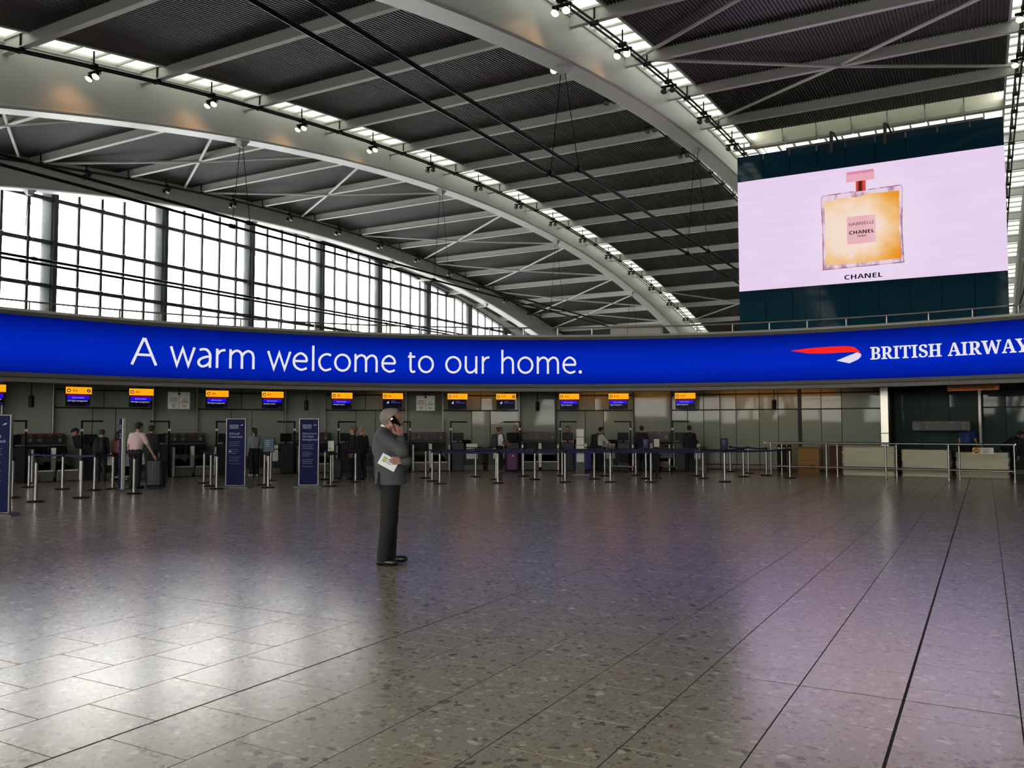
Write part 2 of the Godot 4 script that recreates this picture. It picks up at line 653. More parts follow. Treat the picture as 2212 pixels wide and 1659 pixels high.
func bar(g: G, a: float, e: float, va: float, vb: float, lo: float) -> void:
	g.hexa([B(a, va, hp(a) + lo - 0.05), B(e, va, hp(e) + lo - 0.05), B(e, vb, hp(e) + lo - 0.05), B(a, vb, hp(a) + lo - 0.05), B(a, va, hp(a) + lo + 0.07), B(e, va, hp(e) + lo + 0.07), B(e, vb, hp(e) + lo + 0.07), B(a, vb, hp(a) + lo + 0.07)])

func arc_slab(g: G, a: float, e: float, va: float, vb: float, lo: float, hi: float) -> void:
	g.hexa([B(a, va, hp(a) + lo), B(e, va, hp(e) + lo), B(e, vb, hp(e) + lo), B(a, vb, hp(a) + lo), B(a, va, hp(a) + hi), B(e, va, hp(e) + hi), B(e, vb, hp(e) + hi), B(a, vb, hp(a) + hi)])

func deck_panel(c: Node3D, u0: float, u1: float, v0: float, v1: float, fine: bool) -> void:
	var g := G.new()
	var nu := 3
	var pr := []
	if fine:
		var m := int((v1 - v0) / 0.15)
		var w := (v1 - v0) / m
		for i in m:
			var a := v0 + w * i
			pr.append([a, 0.5]); pr.append([a + w * 0.38, 0.5]); pr.append([a + w * 0.5, 0.56]); pr.append([a + w * 0.88, 0.56])
		pr.append([v1, 0.5])
	else:
		pr = [[v0, 0.5], [v1, 0.5]]
	for k in nu:
		var a := u0 + (u1 - u0) * k / nu
		var e := u0 + (u1 - u0) * (k + 1) / nu
		for i in pr.size() - 1:
			var p: Array = pr[i]
			var q: Array = pr[i + 1]
			g.quad(B(a, p[0], hp(a) + p[1]), B(a, q[0], hp(a) + q[1]), B(e, q[0], hp(e) + q[1]), B(e, p[0], hp(e) + p[1]))
		arc_slab(g, a, e, v0, v1, 0.66, 0.9)
		for w in [v0, v1]: arc_slab(g, a, e, w - 0.02, w + 0.02, 0.48, 0.9)
	part("deck_panel", g, mat("deck_metal"), c)


func build_arches() -> void:
	var names := ["white roof arch next to the tall glazed end wall", "white roof arch over the middle of the hall with a row of spotlights", "white roof arch that runs down behind the advertising screen", "white roof arch edge beyond the right side of the advertising screen"]
	for k in 4:
		var vc: float = ARCH[k]
		var o := thing("roof_arch", names[k], "roof arch", B(106.5, vc, hb(106.5)))
		var g := G.new()
		var fl := G.new()
		var nseg := 76
		for i in nseg:
			var a := -8.0 + 1.5066 * i
			var e := a + 1.5066
			# section: bottom flange, flared web sides, top
			var sec := func(u: float) -> Array:
				var b := hb(u)
				var t := hp(u) + 0.66
				return [B(u, vc - 0.52, b + 0.1), B(u, vc - 0.40, t), B(u, vc + 0.40, t), B(u, vc + 0.52, b + 0.1)]
			var p: Array = sec.call(a)
			var q: Array = sec.call(e)
			var m: Vector3 = (p[0] + p[2] + q[1] + q[3]) / 4
			for j in 4:
				var l := (j + 1) % 4
				g.oq(p[j], p[l], q[l], q[j], m)
			# bottom flange with rounded edges
			var fs := func(u: float) -> Array:
				var r := []
				for x in [[-0.50, 0.10], [-0.57, 0.06], [-0.57, 0.0], [-0.46, -0.06], [0.46, -0.06], [0.57, 0.0], [0.57, 0.06], [0.50, 0.10]]:
					r.append(B(u, vc + x[0], hb(u) + x[1] + 0.06))
				return r
			var p2: Array = fs.call(a)
			var q2: Array = fs.call(e)
			var m2: Vector3 = (p2[0] + p2[4] + q2[0] + q2[4]) / 4
			for j in 8:
				var l := (j + 1) % 8
				fl.oq(p2[j], p2[l], q2[l], q2[j], m2)
		wpart("box_girder", g, mat("white_paint"), o)
		wpart("bottom_flange", fl, mat("white_paint"), o)
		# tie cables with V hangers
		for s in [-0.62, 0.62]:
			var tg := G.new()
			var vv: float = vc - 0.05 + s
			tg.tube(B(8.5, vv, 11.8), B(104.5, vv, 11.8), 0.09 if k == 0 else 0.07, -1.0, 8)
			wpart("tie_cable", tg, mat("cable"), o)
			for i in 5:
				var u := 12.1 + 18.0 * i
				var hg := G.new()
				var top := B(u, vc + s * 0.1, hb(u) + 0.02)
				hg.tube(top, B(u, vv, 11.8), 0.018, 0.018, 6)
				hg.tube(B(u - 0.16, vv, 11.8), B(u + 0.16, vv, 11.8), 0.12, 0.12, 10)
				wpart("hanger", hg, mat("cable"), o)
		for i in 5:
			var u := 12.1 + 18.0 * i
			var ng := G.new()
			var h := hb(u)
			ng.hexa([B(u - 0.12, vc - 0.1, h - 0.28), B(u + 0.12, vc - 0.1, h - 0.28), B(u + 0.12, vc + 0.1, h - 0.28), B(u - 0.12, vc + 0.1, h - 0.28), B(u - 0.34, vc - 0.32, h + 0.12), B(u + 0.34, vc - 0.32, h + 0.12), B(u + 0.34, vc + 0.32, h + 0.12), B(u - 0.34, vc + 0.32, h + 0.12)])
			wpart("node_bracket", ng, mat("white_paint"), o)
	# lighting tracks under the rooflights
	var tr := [[0, -1.5, "dark lighting track along the arch next to the glazed end wall"], [1, -1.5, "dark lighting track along the middle roof arch carrying the lit spotlights"], [2, -1.5, "dark lighting track along the roof arch over the advertising screen"], [2, 1.5, "dark lighting track on the hidden side of the arch that meets the screen"], [3, 1.5, "dark lighting track right of the advertising screen, below its rooflight"]]
	for x in tr:
		var v: float = ARCH[x[0]] + x[1]
		var o := thing("lighting_track", x[2], "lighting track", B(8.0, v, hp(8.0) - 0.1))
		for dv in [-0.11, 0.11]:
			var g := G.new()
			for i in 48:
				var a := 8.0 + 2.0 * i
				g.tube(B(a, v + dv, hp(a) - 0.1), B(a + 2.0, v + dv, hp(a + 2.0) - 0.1), 0.05, 0.05, 6)
			wpart("rail", g, mat("dark_plastic"), o)
		var g2 := G.new()
		for i in 33:
			var u := purlin_u(2) - 6.0 + 2.965 * i
			g2.box(B(u, v, hp(u) - 0.08), Vector3(0.34, 0.16, 0.16), Basis(Vector3.UP, YAW))
			g2.tube(B(u, v, hp(u) - 0.1), B(u, v, hp(u) + 0.55), 0.035, 0.035, 6)
		wpart("fixings", g2, mat("dark_plastic"), o).set_meta("kind", "stuff")
	# twin spotlights, hung from the tracks half way between purlins
	spots(1, -1.5, 4, 18, [4, 5, 6, 7], "middle roof arch")
	spots(2, -1.5, 5, 10, [5, 6], "arch above the screen")
	spots(2, 1.5, 6, 10, [6], "far side of the screen arch")
	spots(3, 1.5, 3, 9, [4, 7, 8], "track right of the screen")
	spots(0, -1.5, 5, 17, [], "arch by the glazed end wall")

func spots(arch: int, dv: float, i0: int, i1: int, lit: Array, where: String) -> void:
	var v: float = ARCH[arch] + dv
	for i in range(i0, i1):
		var u := purlin_u(i) + 2.965
		var on: bool = i in lit
		var n: String = ORD[i - i0] if i - i0 < ORD.size() else "last"
		var at := B(u, v, hp(u) - 0.15)
		var o := thing("twin_spotlight", "%s twin spotlight, %s from the near end, %s" % ["lit warm" if on else "unlit black", n, where], "spotlight", at, YAW, "twin spotlights on the roof tracks")
		var g := G.new()
		g.cbox(Vector3(0, -0.13, 0), Vector3(0.78, 0.09, 0.14), 0.02)
		g.tube(Vector3(0, -0.035, 0), Vector3(0, -0.12, 0), 0.04, 0.04, 8)
		g.tube(Vector3(0.3, -0.13, 0), Vector3(0.36, -0.3, 0.0), 0.02, 0.02, 6)
		part("bracket", g, mat("dark_plastic"), o)
		for s in [-0.19, 0.19]:
			var h := G.new()
			var a := Vector3(s, -0.2, 0.0)
			var d := Vector3(0.12 * signf(s), -0.85, 0.5).normalized()
			h.tube(Vector3(s, -0.15, 0), a, 0.03, 0.03, 6)
			h.tube(a, a + d * 0.10, 0.065, 0.075, 10)
			h.tube(a + d * 0.10, a + d * 0.26, 0.08, 0.155, 12)
			var hd := part("lamp_head", h, mat("dark_plastic"), o)
			var l := G.new()
			l.tube(a + d * 0.26, a + d * 0.29, 0.148, 0.13, 12)
			put("lens", l.mesh(), glow("lamp_lit", Color(1.0, 0.86, 0.68), 6.0) if on else mat("lens_dark", rgb(90, 92, 95), 0.15), hd)
		if on:
			var sp := SpotLight3D.new()
			sp.name = "spot_light"
			sp.position = Vector3(0, -0.5, 0.2)
			sp.light_color = Color(1.0, 0.72, 0.42)
			sp.light_energy = 1.2
			sp.light_size = 0.35
			sp.spot_angle = 60.0
			sp.spot_range = 40.0
			sp.spot_attenuation = 2.0
			sp.shadow_enabled = true
			o.add_child(sp)
			# towards the web of the arch
			sp.rotation = Vector3(deg_to_rad(-62), PI / 2 if dv < 0.0 else -PI / 2, 0)


func build_gable() -> void:
	var w := struct("window_1", "tall glazed end wall with dark transoms and pale columns")
	var V := 55.3
	var u0 := 34.72
	var s := 8.94
	var rows := [2.32, 5.29, 8.26, 11.23, 14.2, 17.17, 20.14]
	var top := func(u: float) -> float: return hb(u) + 1.25
	var low := G.new()
	for k in range(-4, 9):
		var uc := u0 + s * k
		# pale column box with a dark mullion beside it
		if uc > 12.0:
			var g := G.new()
			slab(g, uc - 0.78, uc - 0.10, V + 0.1, V + 0.9, 0.0, top.call(uc) + 0.5)
			part("column", g, mat("column_blue"), w)
			g = G.new()
			slab(g, uc - 0.1, uc + 0.2, V - 0.25, V + 0.1, 0.0, top.call(uc) + 0.3)
			part("mullion", g, mat("mullion_dark"), w)
		for j in 5:
			var a := uc + s * j / 5.0
			var e := uc + s * (j + 1) / 5.0
			if a < 6.0 or e > 106.6: continue
			if j > 0:
				var g := G.new()
				slab(g, a - 0.09, a + 0.09, V - 0.12, V + 0.05, 2.3, top.call(a) + 0.3)
				for y in rows:
					if y < top.call(a): g.cbox(B(a, V - 0.1, y), Vector3(0.36, 0.4, 0.3), 0.08, Basis(Vector3.UP, YAW))
				part("mullion", g, mat("mullion_dark"), w)
			for r in rows.size() - 1:
				var y0: float = rows[r]
				var t0: float = top.call(a)
				var t1: float = top.call(e)
				if y0 > maxf(t0, t1): continue
				var ya := minf(rows[r + 1], t0 + 0.2)
				var yb := minf(rows[r + 1], t1 + 0.2)
				if ya <= y0 or yb <= y0: continue
				var g := G.new()
				g.hexa([B(a + 0.05, V, y0 + 0.04), B(e - 0.05, V, y0 + 0.04), B(e - 0.05, V + 0.02, y0 + 0.04), B(a + 0.05, V + 0.02, y0 + 0.04), B(a + 0.05, V, ya), B(e - 0.05, V, yb), B(e - 0.05, V + 0.02, yb), B(a + 0.05, V + 0.02, ya)])
				if r >= 2 and a > 24.0 and e < 104.0:
					part("glass_pane", g, mat("pane"), w)
				else:
					low.v.append_array(g.v)
					low.n.append_array(g.n)
	for y in rows:
		var half := sqrt(maxf(168.1 * 168.1 - pow(y - 1.25 + 149.9, 2), 0.0))
		if y - 1.25 > 18.2: continue
		var a := maxf(56.9 - half, 6.0)
		var e := minf(56.9 + half, 106.6)
		var g := G.new()
		slab(g, a, e, V - 0.16, V + 0.04, y - 0.13, y + 0.13)
		part("transom", g, mat("mullion_dark"), w)
	part("low_glazing", low, mat("pane"), w).set_meta("kind", "stuff")
	# base wall, arched head frame and the closing band above it
	var g3 := G.new()
	slab(g3, -8.0, 107.4, V - 0.2, V + 0.3, -0.3, 2.3)
	slab(g3, -8.0, 6.0, V - 0.2, V + 0.3, 2.3, 10.6)
	part("base_wall", g3, mat("plaster"), w)
	g3 = G.new()
	var g4 := G.new()
	for i in 56:
		var a := -6.0 + 2.03 * i
		var e := a + 2.03
		g3.hexa([B(a, V - 0.3, top.call(a)), B(e, V - 0.3, top.call(e)), B(e, V + 0.2, top.call(e)), B(a, V + 0.2, top.call(a)), B(a, V - 0.3, top.call(a) + 0.16), B(e, V - 0.3, top.call(e) + 0.16), B(e, V + 0.2, top.call(e) + 0.16), B(a, V + 0.2, top.call(a) + 0.16)])
		g4.hexa([B(a, V - 0.2, top.call(a) + 0.16), B(e, V - 0.2, top.call(e) + 0.16), B(e, V + 0.3, top.call(e) + 0.16), B(a, V + 0.3, top.call(a) + 0.16), B(a, V - 0.2, hp(a) + 0.95), B(e, V - 0.2, hp(e) + 0.95), B(e, V + 0.3, hp(e) + 0.95), B(a, V + 0.3, hp(a) + 0.95)])
	part("head_frame", g3, mat("mullion_dark"), w)
	part("head_band", g4, mat("white_paint"), w)


# ---------------------------------------------------------------- the check-in front
# a curved slab between two angles, two radii and two heights
func ring_slab(g: G, t0: float, t1: float, r0: float, r1: float, h0: float, h1: float, step := 1.5) -> void:
	var n := maxi(1, int(ceil((t1 - t0) / step)))
	for i in n:
		var a := t0 + (t1 - t0) * i / n
		var e := t0 + (t1 - t0) * (i + 1) / n
		g.hexa([ring(a, r0, h0), ring(e, r0, h0), ring(e, r1, h0), ring(a, r1, h0), ring(a, r0, h1), ring(e, r0, h1), ring(e, r1, h1), ring(a, r1, h1)])

const T0 := -64.0
const T1 := 58.0
const RB := 18.61
const RW := 22.6

func build_canopy() -> void:
	var o := thing("check_in_canopy", "long curved grey canopy over the check-in desks", "canopy", ring(0, RB, 2.86))
	var g := G.new()
	ring_slab(g, T0, T1, RB + 0.06, RB + 0.5, 3.0, 4.63)
	ring_slab(g, T0, T1, RB + 0.4, 24.2, 4.55, 4.7)
	ring_slab(g, T0, T1, 23.9, 24.2, 0.0, 4.6)
	for t in [T0, T1 - 0.4]:
		ring_slab(g, t, t + 0.4, RB + 0.3, 24.0, 0.0 if t > 0.0 else 3.0, 4.6)
	wpart("roof_box", g, mat("soffit"), o)
	g = G.new()
	ring_slab(g, T0, T1, RB - 0.06, RB + 0.6, 4.63, 4.735)
	wpart("rim_band", g, mat("grey_trim"), o)
	g = G.new()
	ring_slab(g, T0, T1, RB - 0.02, RB + 0.6, 4.735, 4.81)
	wpart("rim_cap", g, mat("rim_cap"), o)
	g = G.new()
	ring_slab(g, T0, T1, RB - 0.04, RB + 0.5, 2.985, 3.1)
	wpart("lower_band", g, mat("grey_trim"), o)
	g = G.new()
	ring_slab(g, T0, T1, RB + 0.22, RB + 0.75, 2.86, 2.985)
	wpart("lower_cap", g, mat("grey_trim_light"), o)
	g = G.new()
	ring_slab(g, T0, T1, RB + 0.5, RW + 1.25, 3.25, 3.4)
	wpart("soffit", g, mat("soffit"), o)
	# handrail on the canopy roof
	o = thing("handrail", "thin steel handrail on top of the curved canopy", "handrail", ring(0, 20.4, 4.7))
	g = G.new()
	var p := []
	for i in 60: p.append(ring(T0 + 2.0 + 2.0 * i, 20.4, 5.27))
	g.path(p, 0.028, 8)
	wpart("rail", g, mat("steel_dull"), o)
	for i in range(-18, 17):
		g = G.new()
		var t := 1.6 + 3.53 * i
		g.tube(ring(t, 20.4, 4.703), ring(t, 20.4, 5.27), 0.024, 0.024, 8)
		wpart("post", g, mat("steel_dull"), o)
	# plant box on the canopy roof
	o = thing("plant_box", "low cream box on the canopy roof where the middle roof arch comes down", "box", ring(9.6, 20.9, 4.7))
	g = G.new()
	ring_slab(g, 7.0, 12.25, 20.55, 21.4, 4.703, 5.34, 6.0)
	wpart("casing", g, mat("cream"), o)
	g = G.new()
	ring_slab(g, 6.95, 12.3, 20.46, 21.44, 5.34, 5.37, 6.0)
	wpart("lid", g, mat("white_paint"), o)
	# warm strip lamps in the recess over the glass
	var wl := [[-8.0, -4.2, "left of the sign for A11"], [3.9, 8.4, "between the signs A12 and A13"], [9.4, 12.7, "right of the sign for A13"], [17.2, 22.6, "right of the sign for A14"], [23.2, 28.2, "left of the steel column"], [-16.0, -14.6, "behind the sign for A9"]]
	for w in wl:
		var m: float = (w[0] + w[1]) / 2
		o = thing("strip_lamp", "warm strip lamp in the canopy recess " + w[2], "lamp", ring(m, 22.1, 3.2), 0.0, "strip lamps above the check-in wall")
		g = G.new()
		ring_slab(g, w[0], w[1], 21.9, 22.2, 3.19, 3.243)
		wpart("housing", g, mat("soffit"), o)
		g = G.new()
		ring_slab(g, w[0] + 0.15, w[1] - 0.15, 22.0, 22.1, 3.165, 3.19)
		wpart("tube", g, glow("warm_tube", Color(1.0, 0.66, 0.28), 5.0), o)
		var al := AreaLight3D.new()
		al.name = "tube_light"
		al.area_size = Vector2(deg_to_rad(w[1] - w[0]) * 22.0, 0.12)
		al.light_color = Color(1.0, 0.62, 0.25)
		al.light_energy = 0.14 * deg_to_rad(w[1] - w[0]) * 22.0
		al.area_range = 30.0
		al.shadow_enabled = true
		al.position = Vector3(0, -0.045, 0)
		al.rotation = Vector3(-PI / 2, -deg_to_rad(m), 0)
		o.add_child(al)


func build_glass_front() -> void:
	var w := struct("wall_check_in", "grey green back-painted glass wall behind the check-in desks")
	var g := G.new()
	ring_slab(g, T0, 32.5, RW + 0.03, RW + 0.3, 0.0, 3.3)
	ring_slab(g, 32.4, 32.55, RW + 0.03, RW + 1.2, 0.0, 3.3)
	ring_slab(g, 32.5, T1, RW + 0.93, RW + 1.2, 0.0, 3.3)
	part("backing", g, mat("joint"), w)
	# bays: from, to, kind (0 desk bay with three rows, 1 baggage bay with one tall pane, 2 dark glass), joints of the lower row
	var bays := [[-63.0, -58.9, 0, []], [-58.9, -55.3, 1, []], [-55.3, -47.81, 0, [-52.4, -50.5]], [-47.81, -44.15, 1, []], [-44.15, -36.37, 0, [-41.12, -39.31]], [-36.37, -32.7, 1, []], [-32.7, -24.87, 0, [-29.69, -27.84]], [-24.87, -21.18, 1, []], [-21.18, -13.4, 0, [-18.19, -16.32]], [-13.4, -9.76, 1, []], [-9.76, -2.17, 0, [-6.87, -5.03]], [-2.17, 1.48, 1, []], [1.48, 9.21, 0, [4.42, 6.25]], [9.21, 12.85, 1, []], [12.85, 17.48, 0, [14.41, 15.95]], [17.48, 24.65, 0, [18.99, 21.13, 22.86]], [24.94, 32.1, 0, [26.69, 28.46]], [32.6, 39.12, 2, [34.69, 36.88]], [39.4, 50.0, 2, [41.08, 44.0, 47.0]]]
	for b in bays:
		var m: StandardMaterial3D = mat("back_painted_glass_dark" if b[2] == 2 else "back_painted_glass")
		var back := RW + (0.9 if b[2] == 2 else 0.0)
		if b[2] == 1:
			panel(w, b[0], b[1], 0.02, 3.28, m)
			continue
		var cuts: Array = [b[0]] + b[3] + [b[1]]
		for i in cuts.size() - 1:
			panel(w, cuts[i], cuts[i + 1], 0.2, 2.25, m, back)
			panel(w, cuts[i], cuts[i + 1], 0.02, 0.185, mat("grey_trim_light"), back)
		var up: Array = [b[0], b[1]] if b[3].size() < 3 and b[2] == 0 and b[0] < 12.0 else cuts
		for i in up.size() - 1:
			panel(w, up[i], up[i + 1], 2.275, 2.835, m, back)
			panel(w, up[i], up[i + 1], 2.86, 3.28, m, back)
	# slim fins at the ends of the bays
	for b in bays:
		if b[2] == 1:
			for t in [b[0], b[1]]:
				g = G.new()
				g.cbox(ring(t, RW - 0.06, 1.62), Vector3(0.05, 3.24, 0.16), 0.008, Basis(Vector3.UP, -deg_to_rad(t)))
				part("fin", g, mat("steel_dull" if t < 0 else "mullion_dark"), w)
	g = G.new()
	g.cbox(ring(39.25, RW + 0.82, 1.62), Vector3(0.11, 3.24, 0.2), 0.015, Basis(Vector3.UP, -deg_to_rad(39.25)))
	part("fin", g, mat("steel_dull"), w)

func panel(w: Node3D, t0: float, t1: float, h0: float, h1: float, m: StandardMaterial3D, rw := 22.6) -> void:
	var n := maxi(1, int(round((t1 - t0) / 4.2)))
	var d := 0.011 / rw * 57.3
	for i in n:
		var a := t0 + (t1 - t0) * i / n + d
		var e := t0 + (t1 - t0) * (i + 1) / n - d
		var c := (ring(a, rw, 0) + ring(e, rw, 0)) / 2
		var g := G.new()
		# each pane hangs a hair out of true, as the broken reflections show
		var tilt := Basis(Vector3.UP, -deg_to_rad((a + e) / 2) + rng.randf_range(-0.004, 0.004)) * Basis(Vector3.RIGHT, rng.randf_range(-0.005, 0.005))
		g.cbox(c + Vector3(0, (h0 + h1) / 2, 0), Vector3(ring(a, rw).distance_to(ring(e, rw)), h1 - h0 - 0.02, 0.03), 0.004, tilt)
		part("glass_panel", g, m, w)


func build_tower() -> void:
	var u := 44.15
	var va := -1.08
	var vb := 11.05
	var o := thing("glass_tower", "dark teal glass tower block that carries the big advertising screen", "tower", B(46.0, (va + vb) / 2, 0))
	var cuts := [vb, 9.69, 8.37, 7.05, 5.7, 4.33, 2.98, 1.62, 0.26, va]
	for i in cuts.size() - 1:
		for hh in [[0.0, 4.2], [4.23, 8.5], [8.53, 12.0], [12.03, 15.78]]:
			var g := G.new()
			slab(g, u, u + 0.05, cuts[i + 1] + 0.012, cuts[i] - 0.012, hh[0], hh[1])
			wpart("glass_panel", g, mat("tower_glass"), o)
	var g := G.new()
	slab(g, u + 0.06, 47.6, va, vb, 0.0, 15.75)
	wpart("core", g, mat("joint"), o)
	g = G.new()
	slab(g, u + 0.5, u + 0.62, va + 0.8, vb - 2.4, 15.95, 16.06)
	for i in 7: slab(g, u + 0.52, u + 0.6, va + 1.0 + 1.35 * i, va + 1.06 + 1.35 * i, 15.7, 15.98)
	wpart("top_rail", g, mat("steel_dull"), o)
	for v in [6.33, 3.87]:
		g = G.new()
		slab(g, u - 0.25, u - 0.02, v - 0.07, v + 0.07, 15.25, 16.3)
		g.tube(B(u - 0.1, v - 0.1, 16.25), B(u + 0.9, v - 0.35, 15.72), 0.05, 0.05, 6)
		wpart("bracket", g, mat("grey_trim"), o)
	for i in range(1, cuts.size() - 1):
		g = G.new()
		g.tube(B(u - 0.05, cuts[i], 15.48), B(u - 0.05, cuts[i], 15.74), 0.035, 0.035, 6)
		wpart("glass_clip", g, mat("steel_dull"), o)
	# the screen itself
	var s := thing("advertising_screen", "large lit screen showing an amber perfume bottle on pale pink", "screen", B(43.9, 4.97, 8.65))
	g = G.new()
	slab(g, 44.0, u - 0.003, -1.09, 11.0, 8.65, 14.4)
	wpart("screen_case", g, mat("black"), s)
	g = G.new()
	var v0 := 11.0
	var v1 := -1.09
	g.quaduv(B(43.99, v0, 8.65), B(43.99, v1, 8.65), B(43.99, v1, 14.4), B(43.99, v0, 14.4), Rect2(0, 0, 1, 1))
	var m := glow("screen_picture", Color.WHITE, 0.95, Color.BLACK)
	m.emission_texture = ad_picture(v0, v1, 8.65, 14.4)
	m.emission_operator = BaseMaterial3D.EMISSION_OP_MULTIPLY
	wpart("display", g, m, s)
	var ink := glow("screen_ink", Color(0.10, 0.05, 0.22), 0.5, Color.BLACK)
	var ink2 := glow("screen_ink_red", Color(0.20, 0.02, 0.06), 0.5, Color.BLACK)
	for t in [["CHANEL", 0.225, 1.72, 4.995, 8.825, ink, "Droid Sans Bold"], ["GABRIELLE", 0.135, 1.15, 5.025, 11.465, ink2, "Droid Sans"], ["CHANEL", 0.17, 1.14, 5.02, 11.03, ink2, "Droid Sans Bold"], ["PARIS", 0.075, 0.38, 5.02, 10.88, ink2, "Droid Sans Bold"]]:
		var tm := text_mesh(t[0], t[1], t[6])
		var q := put("lettering", tm, t[5], s)
		q.transform = Transform3D(Basis(Vector3.UP, YAW).scaled_local(Vector3(t[2] / tm.get_aabb().size.x, 1, 1)), B(43.985, t[3], t[4]) - s.position)
	var al := AreaLight3D.new()
	al.name = "screen_light"
	al.area_size = Vector2(12.0, 5.7)
	al.light_color = Color(0.95, 0.84, 1.0)
	al.light_energy = 22.0
	al.area_range = 120.0
	al.shadow_enabled = true
	al.position = B(43.9, 4.97, 11.5) - s.position
	al.rotation.y = YAW + PI
	s.add_child(al)

# Droid lettering of a given capital height, centred on its own width, standing on the base line
func text_mesh(what: String, cap: float, face := "Droid Sans", depth := 0.006) -> TextMesh:
	var t := TextMesh.new()
	var f := SystemFont.new()
	f.font_names = PackedStringArray([face.replace(" Bold", "")])
	f.font_weight = 700 if face.ends_with("Bold") else 400
	t.font = f
	t.text = what
	t.font_size = 32
	t.curve_step = 1.5
	t.pixel_size = cap / (32 * 0.714)
	t.depth = depth
	t.vertical_alignment = VERTICAL_ALIGNMENT_BOTTOM
	var b := t.get_aabb()
	t.offset = Vector2.ZERO
	t.offset = Vector2(0, -b.position.y / t.pixel_size) if not ("g" in what or "y" in what or "p" in what) else Vector2(0, (-b.position.y - cap * 0.3) / t.pixel_size)
	return t

func ad_picture(v0: float, v1: float, h0: float, h1: float) -> ImageTexture:
	var w := 1024
	var h := int(w * (h1 - h0) / (v0 - v1))
	var im := Image.create(w, h, false, Image.FORMAT_RGB8)
	var nz := FastNoiseLite.new()
	nz.seed = 3
	nz.frequency = 0.012
	var at := func(v: float, y: float) -> Vector2: return Vector2((v0 - v) / (v0 - v1) * w, (h1 - y) / (h1 - h0) * h)
	var poly := func(pts: Array) -> PackedVector2Array:
		var r := PackedVector2Array()
		for p in pts: r.append(at.call(p[0], p[1]))
		return r
	var body: PackedVector2Array = poly.call([[6.89, 13.0], [6.8, 13.14], [3.25, 13.2], [3.15, 13.1], [3.22, 11.2], [3.17, 9.43], [6.86, 9.39], [6.84, 11.2]])
	var liquid: PackedVector2Array = poly.call([[6.74, 12.82], [5.75, 12.9], [5.2, 12.86], [4.7, 12.98], [4.3, 12.94], [3.32, 12.92], [3.36, 11.2], [3.3, 9.66], [5.0, 9.6], [6.72, 9.62], [6.7, 11.2]])
	var cap: PackedVector2Array = poly.call([[5.68, 13.64], [4.40, 13.64], [4.40, 14.02], [5.68, 14.02]])
	var ledge: PackedVector2Array = poly.call([[5.67, 14.02], [4.40, 14.02], [4.43, 14.15], [5.64, 14.15]])
	var neck: PackedVector2Array = poly.call([[5.25, 13.64], [4.79, 13.64], [4.79, 13.14], [5.25, 13.14]])
	var sleeve: PackedVector2Array = poly.call([[5.41, 13.64], [4.65, 13.64], [4.65, 13.14], [5.41, 13.14]])
	var label: PackedVector2Array = poly.call([[5.69, 11.92], [4.38, 11.92], [4.38, 10.56], [5.69, 10.56]])
	var lc: Vector2 = at.call(4.8, 11.25)
	for y in h:
		for x in w:
			var p := Vector2(x, y)
			var band := nz.get_noise_2d(x * 0.25, y * 3.0) * 0.018
			var c := Color(0.925 + band, 0.835 + band, 0.955 + band * 0.5)
			c = c.lerp(Color(0.96, 0.90, 0.97), clampf(1.0 - p.distance_to(lc) / (w * 0.3), 0, 1))
			if x > w * 0.25 and x < w * 0.68:
				if Geometry2D.is_point_in_polygon(p, body):
					var n2 := nz.get_noise_2d(x * 1.4, y * 0.5)
					c = Color(0.92, 0.83, 0.90).lerp(Color(0.72, 0.56, 0.66), clampf(n2 * 2.5, 0, 1))
					var bc: Vector2 = at.call(5.02, 11.28)
					var q := bc + (p - bc) * 1.022
					if not Geometry2D.is_point_in_polygon(q, body): c = Color(0.60, 0.42, 0.50) if n2 > -0.1 else Color(0.80, 0.66, 0.74)
					if Geometry2D.is_point_in_polygon(p, liquid):
						var ux := (x - lc.x) / (w * 0.14)
						var uy := (y - lc.y) / (h * 0.28)
						var d := Vector2(ux, uy).length()
						var k := nz.get_noise_2d(x * 0.9 + 50, y * 0.9) * 0.26
						var am := clampf((d - 0.5) * 0.9 + k + ux * 0.45, 0, 1)
						c = Color(0.98, 0.88, 0.82).lerp(Color(0.95, 0.68, 0.30), am)
						var deep := clampf((d - 0.75) * 1.3 + k, 0, 1) * clampf(0.25 + ux * 0.6 + maxf(0.0, uy) * 0.5, 0, 1)
						c = c.lerp(Color(0.93, 0.52, 0.03), deep)
				if Geometry2D.is_point_in_polygon(p, label): c = Color(0.92, 0.72, 0.74).lerp(Color(0.95, 0.80, 0.82), clampf((x - lc.x) / 60.0, 0, 1))
				if Geometry2D.is_point_in_polygon(p, sleeve): c = Color(0.93, 0.86, 0.93)
				if Geometry2D.is_point_in_polygon(p, neck):
					var f := (x - neck[0].x) / (neck[1].x - neck[0].x)
					c = Color(0.85, 0.32, 0.28).lerp(Color(0.28, 0.06, 0.03), clampf(1.0 - absf(f - 0.45) * 3.0, 0, 1))
				if Geometry2D.is_point_in_polygon(p, cap): c = Color(0.93, 0.68, 0.74)
				if Geometry2D.is_point_in_polygon(p, ledge): c = Color(0.88, 0.55, 0.66)
			im.set_pixel(x, y, c)
	return ImageTexture.create_from_image(im)


